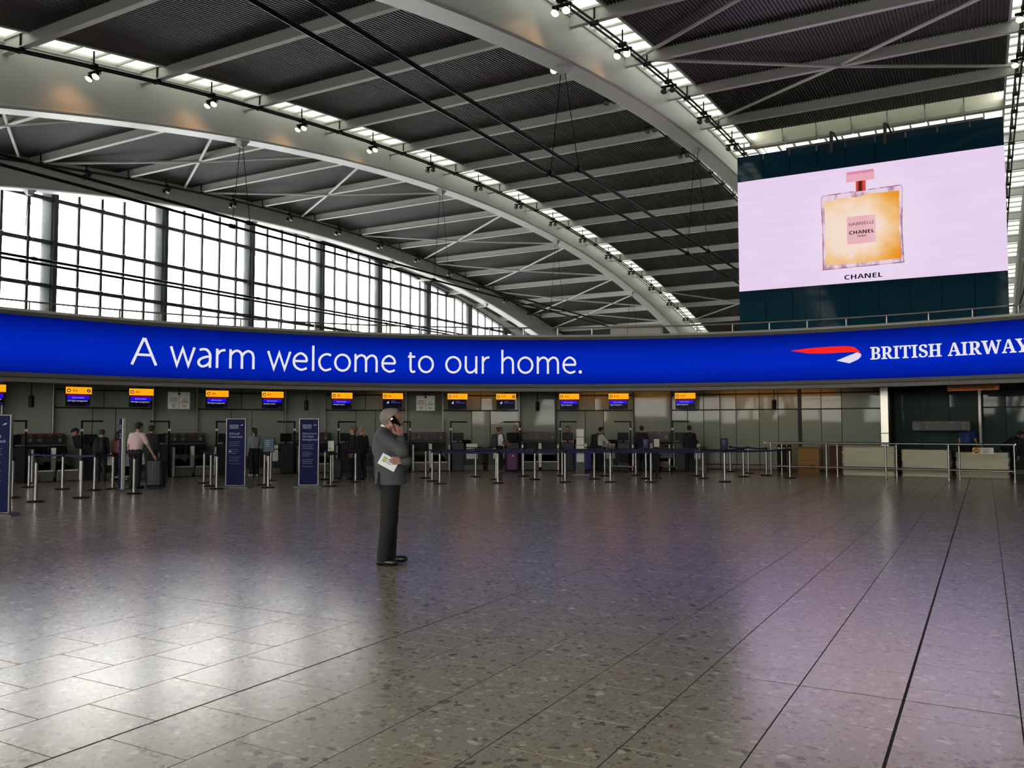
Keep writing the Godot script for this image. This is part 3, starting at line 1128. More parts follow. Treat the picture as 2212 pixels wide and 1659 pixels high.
func build_banner() -> void:
	var o := thing("banner_sign", "long blue lit banner reading A warm welcome to our home, BRITISH AIRWAYS", "sign", ring(0, RB, 3.1))
	var g := G.new()
	var n := 80
	for i in n:
		var a := T0 + (T1 - T0) * i / n
		var e := T0 + (T1 - T0) * (i + 1) / n
		g.quaduv(ring(a, RB, 3.102), ring(e, RB, 3.102), ring(e, RB, 4.628), ring(a, RB, 4.628), Rect2(a / 14.0, 0, (e - a) / 14.0, 1))
	var m := glow("banner_blue", Color.WHITE, 0.74, rgb(3, 8, 30))
	var gr := Gradient.new()
	gr.offsets = PackedFloat32Array([0.0, 0.1, 0.3, 0.62, 0.9, 1.0])
	gr.colors = PackedColorArray([rgb(0, 20, 128), rgb(0, 28, 158), rgb(0, 40, 196), rgb(0, 44, 214), rgb(0, 34, 180), rgb(0, 24, 140)])
	var gt := GradientTexture2D.new()
	gt.gradient = gr
	gt.fill_to = Vector2(0, 1)
	gt.width = 64
	gt.height = 128
	m.emission_texture = gt
	m.emission_operator = BaseMaterial3D.EMISSION_OP_MULTIPLY
	m.roughness = 0.7
	m.metallic_specular = 0.1
	wpart("panel", g, m, o)
	# welcome line, drawn with strokes of one width: letter, left and right edge in degrees
	var line := [["A", -41.3, -38.97], ["w", -37.88, -35.55], ["a", -35.38, -34.1], ["r", -33.66, -32.68], ["m", -32.41, -30.01], ["w", -28.8, -26.43], ["e", -26.29, -24.77], ["l", -24.36, -24.12], ["c", -23.75, -22.35], ["o", -22.14, -20.44], ["m", -20.07, -17.68], ["e", -17.29, -15.77], ["t", -14.63, -13.66], ["o", -13.46, -11.79], ["o", -10.59, -8.88], ["u", -8.51, -7.18], ["r", -6.7, -5.78], ["h", -4.61, -3.26], ["o", -2.9, -1.19], ["m", -0.82, 1.55], ["e", 1.92, 3.41], [".", 3.63, 4.0]]
	g = G.new()
	var arc := RB * PI / 180.0
	for l in line:
		for s in glyph(l[0], (l[2] - l[1]) * arc):
			stroke(g, s, l[1], 0.07)
	wpart("lettering", g, glow("letter_white", rgb(236, 232, 244), 0.95), o)
	# the airline's name in flared capitals and its ribbon
	var t := text_mesh("BRITISH AIRWAYS", 0.37, "Droid Serif Bold", 0.03)
	var ar: Array = t.surface_get_arrays(0)
	var bb := t.get_aabb()
	g = G.new()
	var src: PackedVector3Array = ar[Mesh.ARRAY_VERTEX]
	var idx: PackedInt32Array = ar[Mesh.ARRAY_INDEX]
	var bent := PackedVector3Array()
	for p in src: bent.append(ring(32.75 + (p.x - bb.position.x) / bb.size.x * 14.0, RB - 0.03 - p.z, 3.70 + p.y))
	for i in range(0, idx.size(), 3):
		g.tri(bent[idx[i]], bent[idx[i + 2]], bent[idx[i + 1]])
	wpart("airline_name", g, glow("letter_white"), o)
	for s in [["ribbon_red", [[25.32, 4.089], [27.05, 4.144], [29.0, 4.167], [30.71, 4.158], [31.31, 4.12], [31.7, 4.003], [31.91, 3.886], [31.7, 3.934], [31.1, 3.968], [30.3, 3.963], [28.68, 3.955], [27.04, 3.977]], rgb(255, 34, 26)], ["ribbon_white", [[31.92, 3.88], [31.87, 3.80], [31.59, 3.72], [30.83, 3.612], [29.65, 3.711], [30.7, 3.846], [31.6, 3.95]], rgb(226, 222, 246)]]:
		var pl := PackedVector2Array()
		for p in s[1]: pl.append(Vector2(p[0], p[1]))
		var ix := Geometry2D.triangulate_polygon(pl)
		g = G.new()
		for i in range(0, ix.size(), 3):
			var q := [ring(pl[ix[i]].x, RB - 0.03, pl[ix[i]].y), ring(pl[ix[i + 1]].x, RB - 0.03, pl[ix[i + 1]].y), ring(pl[ix[i + 2]].x, RB - 0.03, pl[ix[i + 2]].y)]
			g.ot(q[0], q[1], q[2], ring(28, RB + 3.0, 3.9))
		for i in pl.size():
			var a := pl[i]
			var e := pl[(i + 1) % pl.size()]
			g.oq(ring(a.x, RB - 0.03, a.y), ring(e.x, RB - 0.03, e.y), ring(e.x, RB, e.y), ring(a.x, RB, a.y), ring(30.0, RB, 3.9))
		wpart(s[0], g, glow(s[0], s[2], 0.95), o)
	for i in 6:
		var al := AreaLight3D.new()
		var a := -50.0 + 19.0 * i
		al.name = "banner_light"
		al.area_size = Vector2(6.0, 1.4)
		al.light_color = Color(0.05, 0.18, 0.85)
		al.light_energy = 0.05
		al.area_range = 60.0
		al.shadow_enabled = true
		al.position = ring(a, RB - 0.25, 3.87) - o.position
		al.rotation.y = -deg_to_rad(a) + PI
		o.add_child(al)

func curve(p: Array, closed := false) -> Array:
	var r := []
	var n := p.size()
	var k := n if closed else n - 1
	for i in k:
		var a: Vector2 = p[(i - 1 + n) % n] if closed or i > 0 else p[0]
		var b: Vector2 = p[i]
		var c: Vector2 = p[(i + 1) % n]
		var d: Vector2 = p[(i + 2) % n] if closed or i < n - 2 else p[n - 1]
		for j in 6: r.append(b.cubic_interpolate(c, a, d, j / 6.0))
	r.append(p[0] if closed else p[n - 1])
	return r

# strokes of a letter of width w: x-height 0.6 m, capitals 0.83 m
func glyph(ch: String, w: float) -> Array:
	var h := 0.035
	var V := func(x: float, y: float) -> Vector2: return Vector2(h + x * (w - 2 * h), y)
	var X := 0.6 - h
	var arch := func(a: float, b: float) -> Array:
		var m := b - a
		return curve([V.call(a, 0.40), V.call(a + m * 0.22, 0.51), V.call(a + m * 0.55, X), V.call(a + m * 0.88, 0.51), V.call(b, 0.38)]) + [V.call(b, 0.0)]
	match ch:
		"A": return [[V.call(0, 0), V.call(0.485, 0.80)], [V.call(1, 0), V.call(0.515, 0.80)], [V.call(0.2, 0.3), V.call(0.8, 0.3)]]
		"w": return [[V.call(0, 0.6), V.call(0.255, 0.04), V.call(0.5, 0.55), V.call(0.745, 0.04), V.call(1, 0.6)]]
		"a": return [curve([V.call(0.08, 0.535), V.call(0.4, X), V.call(0.75, 0.54), V.call(1, 0.4), V.call(1, 0.2)]) + [V.call(1, 0)], curve([V.call(1, 0.345), V.call(0.55, 0.32), V.call(0.15, 0.25), V.call(0, 0.15), V.call(0.15, 0.06), V.call(0.42, h), V.call(0.78, 0.09), V.call(1, 0.18)])]
		"r": return [[V.call(0, 0), V.call(0, 0.6)], curve([V.call(0, 0.40), V.call(0.3, 0.51), V.call(0.65, X - 0.01), V.call(1.0, X)])]
		"m": return [[V.call(0, 0), V.call(0, 0.6)], arch.call(0.0, 0.5), arch.call(0.5, 1.0)]
		"e": return [curve([V.call(1, 0.31), V.call(0.9, 0.47), V.call(0.53, X), V.call(0.14, 0.47), V.call(0, 0.3), V.call(0.13, 0.13), V.call(0.5, h), V.call(0.78, 0.05), V.call(0.98, 0.09)]), [V.call(0, 0.31), V.call(1, 0.31)]]
		"l": return [[Vector2(h, 0), Vector2(h, 0.83)]]
		"c": return [curve([V.call(1, 0.53), V.call(0.72, X), V.call(0.42, 0.545), V.call(0.12, 0.45), V.call(0, 0.3), V.call(0.13, 0.13), V.call(0.45, h), V.call(0.75, 0.05), V.call(1, 0.09)])]
		"o":
			var p := []
			for i in 12: p.append(V.call(0.5 + 0.5 * cos(TAU * i / 12), 0.3 + (0.3 - h) * sin(TAU * i / 12)))
			return [curve(p, true)]
		"t": return [[V.call(0, 0.555), V.call(1, 0.555)], curve([V.call(0.36, 0.70), V.call(0.36, 0.45), V.call(0.36, 0.2), V.call(0.45, 0.07), V.call(0.68, h), V.call(1, 0.06)])]
		"u": return [curve([V.call(0, 0.6), V.call(0, 0.4), V.call(0, 0.2), V.call(0.14, 0.08), V.call(0.42, h), V.call(0.78, 0.09), V.call(1, 0.2)]), [V.call(1, 0.6), V.call(1, 0)]]
		"h": return [[V.call(0, 0), V.call(0, 0.83)], arch.call(0.0, 1.0)]
	var dot := []
	for i in 9: dot.append(Vector2(w / 2 + 0.022 * cos(TAU * i / 8), 0.06 + 0.022 * sin(TAU * i / 8)))
	return [dot]

func stroke(g: G, p: Array, left: float, wd: float) -> void:
	var arc := RB * PI / 180.0
	var at := func(q: Vector2, r: float) -> Vector3: return ring(left + q.x / arc, r, 3.46 + q.y)
	var l := []
	var rr := []
	var n := p.size()
	for i in n:
		var a: Vector2 = p[maxi(i - 1, 0)]
		var b: Vector2 = p[i]
		var c: Vector2 = p[mini(i + 1, n - 1)]
		if p[0] == p[n - 1] and (i == 0 or i == n - 1):
			a = p[n - 2]; c = p[1]
		var d0 := (b - a).normalized() if a != b else (c - b).normalized()
		var d1 := (c - b).normalized() if c != b else d0
		var m := (d0 + d1).normalized()
		var k := wd / 2 / maxf(m.dot(d0), 0.3)
		var nn := Vector2(-m.y, m.x) * minf(k, wd * 1.3)
		l.append(b + nn)
		rr.append(b - nn)
	for i in n - 1:
		var o := ring(left, RB + 2.0, 3.8)
		g.oq(at.call(l[i], RB - 0.03), at.call(rr[i], RB - 0.03), at.call(rr[i + 1], RB - 0.03), at.call(l[i + 1], RB - 0.03), o)
		var m3: Vector3 = at.call((l[i] + rr[i + 1]) / 2, RB)
		g.oq(at.call(l[i], RB - 0.03), at.call(l[i + 1], RB - 0.03), at.call(l[i + 1], RB), at.call(l[i], RB), m3)
		g.oq(at.call(rr[i], RB - 0.03), at.call(rr[i + 1], RB - 0.03), at.call(rr[i + 1], RB), at.call(rr[i], RB), m3)


# lettering on the face of a thing: bottom left corner at, cap height, limited to a width
func say(o: Node3D, what: String, at: Vector3, cap: float, m: Material, width := 0.0, called := "lettering", face := "Droid Sans") -> void:
	var t := text_mesh(what, cap, face, 0.003)
	var b := t.get_aabb()
	var sx := 1.0 if width <= 0.0 else width / b.size.x
	var q := put(called, t, m, o)
	q.transform = Transform3D(Basis().scaled(Vector3(sx, 1, 1)), at + Vector3(-b.position.x * sx, 0, 0))

func disc(g: G, c: Vector3, r: float, d := 0.004) -> void:
	g.tube(c, c + Vector3(0, 0, d), r, r, 14)

func build_signs() -> void:
	var amber := glow("sign_amber", rgb(255, 158, 14), 1.2)
	var ink := glow("sign_ink", rgb(196, 84, 0), 0.6)
	var rows := [["A3", -50.0, 0], ["A4", -43.54, 0], ["A5", -38.49, 0], ["A6", -31.94, 0], ["A7", -26.87, 1], ["A8", -20.24, 1], ["A9", -15.22, 2], ["A10", -8.68, 2], ["A11", -3.72, 2], ["A12", 2.76, 3], ["A13", 7.78, 3], ["A14", 14.43, 3]]
	for r in rows:
		var t: float = r[1]
		var lit: String = "hanging check-in sign with amber header reading %s over a dark screen" % r[0]
		var o := thing("check_in_sign", lit, "sign", ring(t, 20.8, 2.265), -deg_to_rad(t), "check-in desk signs")
		var g := G.new()
		g.cbox(Vector3(0, 0.48, -0.06), Vector3(0.74, 0.22, 0.12), 0.012)
		part("header_case", g, mat("dark_plastic"), o)
		g = G.new()
		g.cbox(Vector3(0, 0.483, 0.004), Vector3(0.735, 0.21, 0.012), 0.004)
		part("header", g, amber, o)
		g = G.new()
		disc(g, Vector3(-0.28, 0.48, 0.01), 0.055)
		var hd := part("icon", g, mat("sign_brown", rgb(150, 60, 8), 0.6), o)
		g = G.new()
		g.box(Vector3(-0.28, 0.475, 0.016), Vector3(0.055, 0.04, 0.004))
		g.box(Vector3(-0.28, 0.5, 0.016), Vector3(0.025, 0.012, 0.004))
		put("icon_case", g.mesh(), glow("icon_white", rgb(255, 226, 170), 0.9), hd)
		if r[0] in ["A4", "A11"]:
			g = G.new()
			disc(g, Vector3(0.28, 0.48, 0.01), 0.055)
			part("icon", g, mat("sign_brown"), o)
			g = G.new()
			g.tube(Vector3(0.265, 0.455, 0.016), Vector3(0.295, 0.505, 0.016), 0.012, 0.012, 6)
			put("icon_figure", g.mesh(), glow("icon_white"), o)
		say(o, r[0], Vector3(-0.18, 0.445, 0.011), 0.075, ink, 0.0, "number", "Droid Sans Bold")
		g = G.new()
		g.cbox(Vector3(-0.01, 0.19, -0.05), Vector3(0.68, 0.37, 0.09), 0.012)
		part("screen_case", g, mat("black"), o)
		g = G.new()
		g.box(Vector3(-0.01, 0.19, -0.003), Vector3(0.64, 0.335, 0.008))
		part("screen", g, glow("screen_dark", rgb(10, 9, 26), 0.5), o)
		g = G.new()
		g.tube(Vector3(0, 0.58, -0.06), Vector3(0, 0.982, -0.06), 0.02, 0.02, 8)
		part("hanger", g, mat("cable"), o)
		if r[2] != 2:
			g = G.new()
			g.box(Vector3(-0.01, 0.335, 0.004), Vector3(0.63, 0.042, 0.006))
			part("red_band", g, glow("band_red", rgb(120, 10, 40), 0.8), o)
			g = G.new()
			g.box(Vector3(-0.01, 0.263, 0.004), Vector3(0.63, 0.10, 0.006))
			part("blue_band", g, glow("band_blue", rgb(26, 16, 238), 0.95), o)
			say(o, "BRITISH AIRWAYS", Vector3(-0.19, 0.243, 0.009), 0.036, glow("text_lilac", rgb(170, 160, 255), 0.9), 0.34)
			say(o, ["E50 Flight management", "Volunteer scheme", "", "Flight management"][r[2]], Vector3(-0.31, 0.145, 0.004), 0.042, glow("text_pale", rgb(205, 195, 255), 0.95), [0.56, 0.4, 0.0, 0.42][r[2]])
		else:
			say(o, "Special", Vector3(-0.06, 0.285, 0.004), 0.034, glow("text_dim2", rgb(110, 100, 230), 0.9))
			say(o, "assistance zone", Vector3(-0.06, 0.235, 0.004), 0.034, glow("text_dim2"))
			g = G.new()
			g.box(Vector3(-0.16, 0.255, 0.003), Vector3(0.03, 0.08, 0.004))
			g.box(Vector3(-0.2, 0.24, 0.003), Vector3(0.03, 0.05, 0.004))
			part("pictogram", g, glow("text_pale", rgb(205, 195, 255), 0.95), o)
		g = G.new()
		g.box(Vector3(0.25, 0.045, 0.003), Vector3(0.08, 0.02, 0.004))
		g.box(Vector3(-0.28, 0.045, 0.003), Vector3(0.05, 0.016, 0.004))
		part("footer_marks", g, glow("text_dim", rgb(60, 56, 130), 0.8), o)
	# oversize baggage sign, not lit
	var s := thing("oversize_baggage_sign", "long amber board reading A15 oversize baggage, hung right of the steel column", "sign", ring(40.2, 20.5, 2.73), -deg_to_rad(40.2))
	var g2 := G.new()
	g2.cbox(Vector3(0, 0.09, -0.03), Vector3(1.46, 0.185, 0.05), 0.012)
	part("board", g2, mat("amber_board", rgb(196, 104, 18), 0.5), s)
	g2 = G.new()
	disc(g2, Vector3(-0.63, 0.09, -0.004), 0.055)
	var ic := part("icon", g2, mat("ink"), s)
	g2 = G.new()
	g2.prism(PackedVector2Array([Vector2(-0.665, 0.075), Vector2(-0.605, 0.07), Vector2(-0.595, 0.11), Vector2(-0.625, 0.1), Vector2(-0.665, 0.108)]), 0.0, 0.003)
	put("icon_case", g2.mesh(), mat("cream"), ic)
	say(s, "A15 oversize baggage", Vector3(-0.53, 0.055, -0.004), 0.085, mat("ink"), 1.12, "lettering", "Droid Sans Bold")
	g2 = G.new()
	for x in [-0.5, 0.5]: g2.tube(Vector3(x, 0.18, -0.03), Vector3(x, 0.517, -0.03), 0.015, 0.015, 6)
	part("hanger", g2, mat("cable"), s)
	# white notice boards
	for b in [[-35.23, "white notice board hung between the signs A5 and A6"], [-11.9, "white notice board hung between the signs A9 and A10"]]:
		var o := thing("notice_board", b[1], "notice board", ring(b[0], 20.9, 2.22), -deg_to_rad(b[0]), "white notice boards")
		var g := G.new()
		g.cbox(Vector3(0, 0.28, 0), Vector3(0.69, 0.56, 0.04), 0.01)
		part("board", g, mat("white_board"), o)
		g = G.new()
		disc(g, Vector3(0, 0.5, 0.02), 0.045)
		g.tube(Vector3(0.0, 0.55, -0.0), Vector3(0, 1.027, 0), 0.02, 0.02, 6)
		part("hanger", g, mat("ink"), o)
		g = G.new()
		g.box(Vector3(0, 0.22, 0.022), Vector3(0.012, 0.42, 0.004))
		g.box(Vector3(0, 0.2, 0.022), Vector3(0.66, 0.008, 0.004))
		for q in [[-0.18, 0.37, 0.26], [-0.18, 0.33, 0.22], [-0.18, 0.29, 0.28], [-0.18, 0.25, 0.24], [-0.17, 0.14, 0.16], [-0.17, 0.1, 0.12], [-0.17, 0.06, 0.08], [0.17, 0.33, 0.1], [0.18, 0.27, 0.2], [0.18, 0.24, 0.22], [0.17, 0.12, 0.16], [0.17, 0.08, 0.12]]:
			g.box(Vector3(q[0], q[1], 0.022), Vector3(q[2], 0.014, 0.004))
		part("print", g, mat("ink"), o)
	# hanging loudspeakers
	for b in [[-47.3, "left of the sign A4"], [-23.78, "between the signs A7 and A8"], [-0.52, "between the signs A11 and A12"], [23.02, "in front of the plain glass right of sign A14"]]:
		var o := thing("hanging_speaker", "black cylinder speaker on a rod " + b[1], "speaker", ring(b[0], 20.6, 2.21), -deg_to_rad(b[0]), "hanging cylinder speakers")
		var g := G.new()
		g.lathe(Vector3.ZERO, [Vector2(0, 0), Vector2(0.065, 0.0), Vector2(0.075, 0.015), Vector2(0.075, 0.33), Vector2(0.06, 0.35), Vector2(0, 0.35)], 14)
		part("body", g, mat("black"), o)
		g = G.new()
		g.tube(Vector3(0, 0.35, 0), Vector3(0, 1.037, 0), 0.014, 0.014, 6)
		part("rod", g, mat("cable"), o)


func build_desks() -> void:
	# desks: angle of the hoop post, +1 when the desk lies to the right of it
	var ds := [[-47.24, -1, "A3"], [-43.03, 1, "A4"], [-35.93, -1, "A5"], [-31.8, 1, "A6"], [-24.65, -1, "A7"], [-20.45, 1, "A8"], [-13.4, -1, "A9"], [-9.3, 1, "A10"], [-2.3, -1, "A11"], [1.84, 1, "A12"], [8.94, -1, "A13"], [13.12, 1, "A14"]]
	for d in ds:
		var t: float = d[0]
		var s: float = d[1]
		var o := thing("check_in_desk", "dark check-in desk with a tall black hoop below sign %s" % d[2], "desk", ring(t, 21.0, 0), -deg_to_rad(t), "check-in desks")
		var g := G.new()
		g.cbox(Vector3(s * 0.26, 0.52, -0.25), Vector3(0.46, 1.04, 0.6), 0.015)
		part("pedestal", g, mat("desk_navy", rgb(17, 20, 27), 0.5), o)
		g = G.new()
		g.cbox(Vector3(s * 0.84, 0.41, -0.3), Vector3(0.7, 0.78, 0.62), 0.015)
		part("counter", g, mat("desk_navy"), o)
		g = G.new()
		g.cbox(Vector3(s * 0.85, 0.86, -0.28), Vector3(0.72, 0.03, 0.72), 0.008)
		part("worktop", g, mat("dark_plastic"), o)
		g = G.new()
		g.cbox(Vector3(s * 0.78, 0.72, 0.02), Vector3(0.42, 0.56, 0.025), 0.006)
		part("white_panel", g, mat("white_board"), o)
		g = G.new()
		g.cbox(Vector3(s * 0.62, 0.11, 0.03), Vector3(1.16, 0.2, 0.02), 0.004)
		part("plinth", g, mat("grey_trim"), o)
		g = G.new()
		g.cbox(Vector3(0, 0.92, -0.05), Vector3(0.05, 1.84, 0.05), 0.006)
		g.cbox(Vector3(s * 0.29, 1.815, -0.05), Vector3(0.63, 0.05, 0.05), 0.006)
		part("hoop", g, mat("black"), o)
		g = G.new()
		g.cbox(Vector3(0, 1.54, -0.018), Vector3(0.085, 0.08, 0.012), 0.003)
		part("label_plate", g, mat("white_board"), o)
		# desk furniture
		var m := thing("monitor", "black computer monitor on the desk below sign %s" % d[2], "monitor", ring(t, 20.95, 1.043) + Basis(Vector3.UP, -deg_to_rad(t)) * Vector3(s * 0.28, 0, -0.2), -deg_to_rad(t + s * 6.0), "monitors on the check-in desks")
		g = G.new()
		g.cbox(Vector3(0, 0.22, 0), Vector3(0.40, 0.29, 0.045), 0.01)
		part("screen_case", g, mat("black"), m)
		g = G.new()
		g.box(Vector3(0, 0.225, 0.024), Vector3(0.36, 0.24, 0.004))
		part("back_cover", g, mat("dark_plastic"), m)
		g = G.new()
		g.cbox(Vector3(0, 0.05, -0.02), Vector3(0.06, 0.1, 0.04), 0.005)
		g.cbox(Vector3(0, 0.008, 0), Vector3(0.24, 0.016, 0.18), 0.004)
		part("stand", g, mat("black"), m)
		var c := thing("office_chair", "black swivel chair behind the desk below sign %s" % d[2], "chair", ring(t, 21.97, 0) + Basis(Vector3.UP, -deg_to_rad(t)) * Vector3(s * 0.82, 0, 0.0), -deg_to_rad(t) + s * 0.5, "swivel chairs behind the check-in desks")
		g = G.new()
		g.cbox(Vector3(0, 0.52, 0), Vector3(0.46, 0.09, 0.44), 0.03)
		part("seat", g, mat("black"), c)
		g = G.new()
		g.cbox(Vector3(0, 0.88, -0.22), Vector3(0.42, 0.5, 0.07), 0.03, Basis(Vector3.RIGHT, -0.12))
		part("backrest", g, mat("black"), c)
		g = G.new()
		g.tube(Vector3(0, 0.08, 0), Vector3(0, 0.48, 0), 0.03, 0.03, 8)
		for k in 5: g.tube(Vector3(0, 0.1, 0), Vector3(0.27 * cos(TAU * k / 5), 0.04, 0.27 * sin(TAU * k / 5)), 0.025, 0.018, 6)
		g.tube(Vector3(0, 0.5, -0.2), Vector3(0, 0.7, -0.24), 0.02, 0.02, 6)
		part("pedestal", g, mat("steel_dull"), c)
	# baggage stations between the desks
	var bs := [[-45.13, "A3 and A4"], [-33.87, "A5 and A6"], [-22.55, "A7 and A8"], [-11.35, "A9 and A10"], [-0.23, "A11 and A12"], [11.0, "A13 and A14"]]
	for b in bs:
		var t: float = b[0]
		var o := thing("baggage_belt", "steel twin baggage belt between the desks %s" % b[1], "baggage belt", ring(t, 21.0, 0), -deg_to_rad(t), "baggage belts between the desks")
		for s in [-1.0, 1.0]:
			var g := G.new()
			g.cbox(Vector3(s * 0.34, 0.17, -0.3), Vector3(0.58, 0.30, 0.9), 0.01)
			part("weigh_deck", g, mat("grey_trim"), o)
			g = G.new()
			g.hexa([Vector3(s * 0.34 - 0.25, 0.32, 0.1), Vector3(s * 0.34 + 0.25, 0.32, 0.1), Vector3(s * 0.34 + 0.25, 0.32, -1.3), Vector3(s * 0.34 - 0.25, 0.32, -1.3), Vector3(s * 0.34 - 0.25, 0.34, 0.1), Vector3(s * 0.34 + 0.25, 0.34, 0.1), Vector3(s * 0.34 + 0.25, 0.55, -1.3), Vector3(s * 0.34 - 0.25, 0.55, -1.3)])
			part("belt", g, mat("black"), o)
			g = G.new()
			g.cbox(Vector3(s * 0.34, 0.335, 0.16), Vector3(0.56, 0.035, 0.04), 0.006)
			part("edge_strip", g, mat("white_board"), o)
			g = G.new()
			g.cbox(Vector3(s * 0.66, 0.5, -0.2), Vector3(0.07, 0.96, 1.0), 0.012)
			part("side_panel", g, mat("steel_dull"), o)
			g = G.new()
			g.cbox(Vector3(s * 0.34, 0.88, -1.0), Vector3(0.54, 0.34, 0.3), 0.012)
			part("hood", g, mat("dark_plastic"), o)
		var g3 := G.new()
		g3.cbox(Vector3(0, 0.56, -0.1), Vector3(0.14, 0.9, 0.12), 0.015)
		part("centre_post", g3, mat("steel_dull"), o)
		g3 = G.new()
		g3.cbox(Vector3(0.0, 0.86, -0.02), Vector3(0.1, 0.3, 0.03), 0.006)
		part("sticker_plate", g3, mat("white_board"), o)
		g3 = G.new()
		g3.cbox(Vector3(0, 0.98, -1.25), Vector3(1.36, 0.22, 0.25), 0.01)
		part("tunnel_front", g3, mat("grey_trim"), o)
		notice(ring(t, 22.3, 1.1), t, 1.36, "dark red baggage notice above the belt between desks %s" % b[1])
	notice(ring(36.75, 22.2, 1.47), 36.75, 1.78, "dark red baggage notice on the dark glass right of the steel column")

func notice(at: Vector3, t: float, w: float, label: String) -> void:
	var o := thing("baggage_notice", label, "notice", at, -deg_to_rad(t), "dark red baggage notices")
	var g := G.new()
	g.cbox(Vector3(0, 0.165, 0), Vector3(w, 0.33, 0.06), 0.01)
	part("panel", g, mat("notice_brown", rgb(34, 27, 28), 0.45), o)
	g = G.new()
	g.cbox(Vector3(0, 0.318, 0.004), Vector3(w - 0.02, 0.03, 0.06), 0.004)
	part("red_band", g, mat("notice_red", rgb(112, 22, 36), 0.5), o)
	var y := 0.22
	for l in ["Have you", "checked", "your hand", "baggage?"]:
		say(o, l, Vector3(-w * 0.48, y, 0.031), 0.034, mat("print_pale", rgb(150, 146, 140), 0.6))
		y -= 0.055
	for i in 4:
		g = G.new()
		var x := -w * 0.24 + i * w * 0.21
		if i == 2:
			for a in 3:
				for b in 3: g.box(Vector3(x + (a - 1) * 0.05, 0.08 + b * 0.055, 0.032), Vector3(0.02, 0.02, 0.004))
		else:
			g.tube(Vector3(x, 0.13, 0.03), Vector3(x, 0.13, 0.033), 0.075, 0.075, 16)
		part("pictogram", g, mat("notice_icon", rgb(74, 66, 62), 0.6), o)
		g = G.new()
		if i == 0: g.box(Vector3(x + 0.02, 0.13, 0.035), Vector3(0.03, 0.11, 0.004))
		if i == 1: g.tube(Vector3(x - 0.04, 0.12, 0.035), Vector3(x + 0.04, 0.14, 0.035), 0.01, 0.01, 5)
		if i == 3:
			g.box(Vector3(x - 0.015, 0.12, 0.035), Vector3(0.02, 0.07, 0.004))
			g.box(Vector3(x + 0.015, 0.135, 0.035), Vector3(0.025, 0.1, 0.004))
		g.box(Vector3(x, 0.27, 0.031), Vector3(0.14, 0.014, 0.004))
		part("pictogram_mark", g, mat("print_pale"), o)


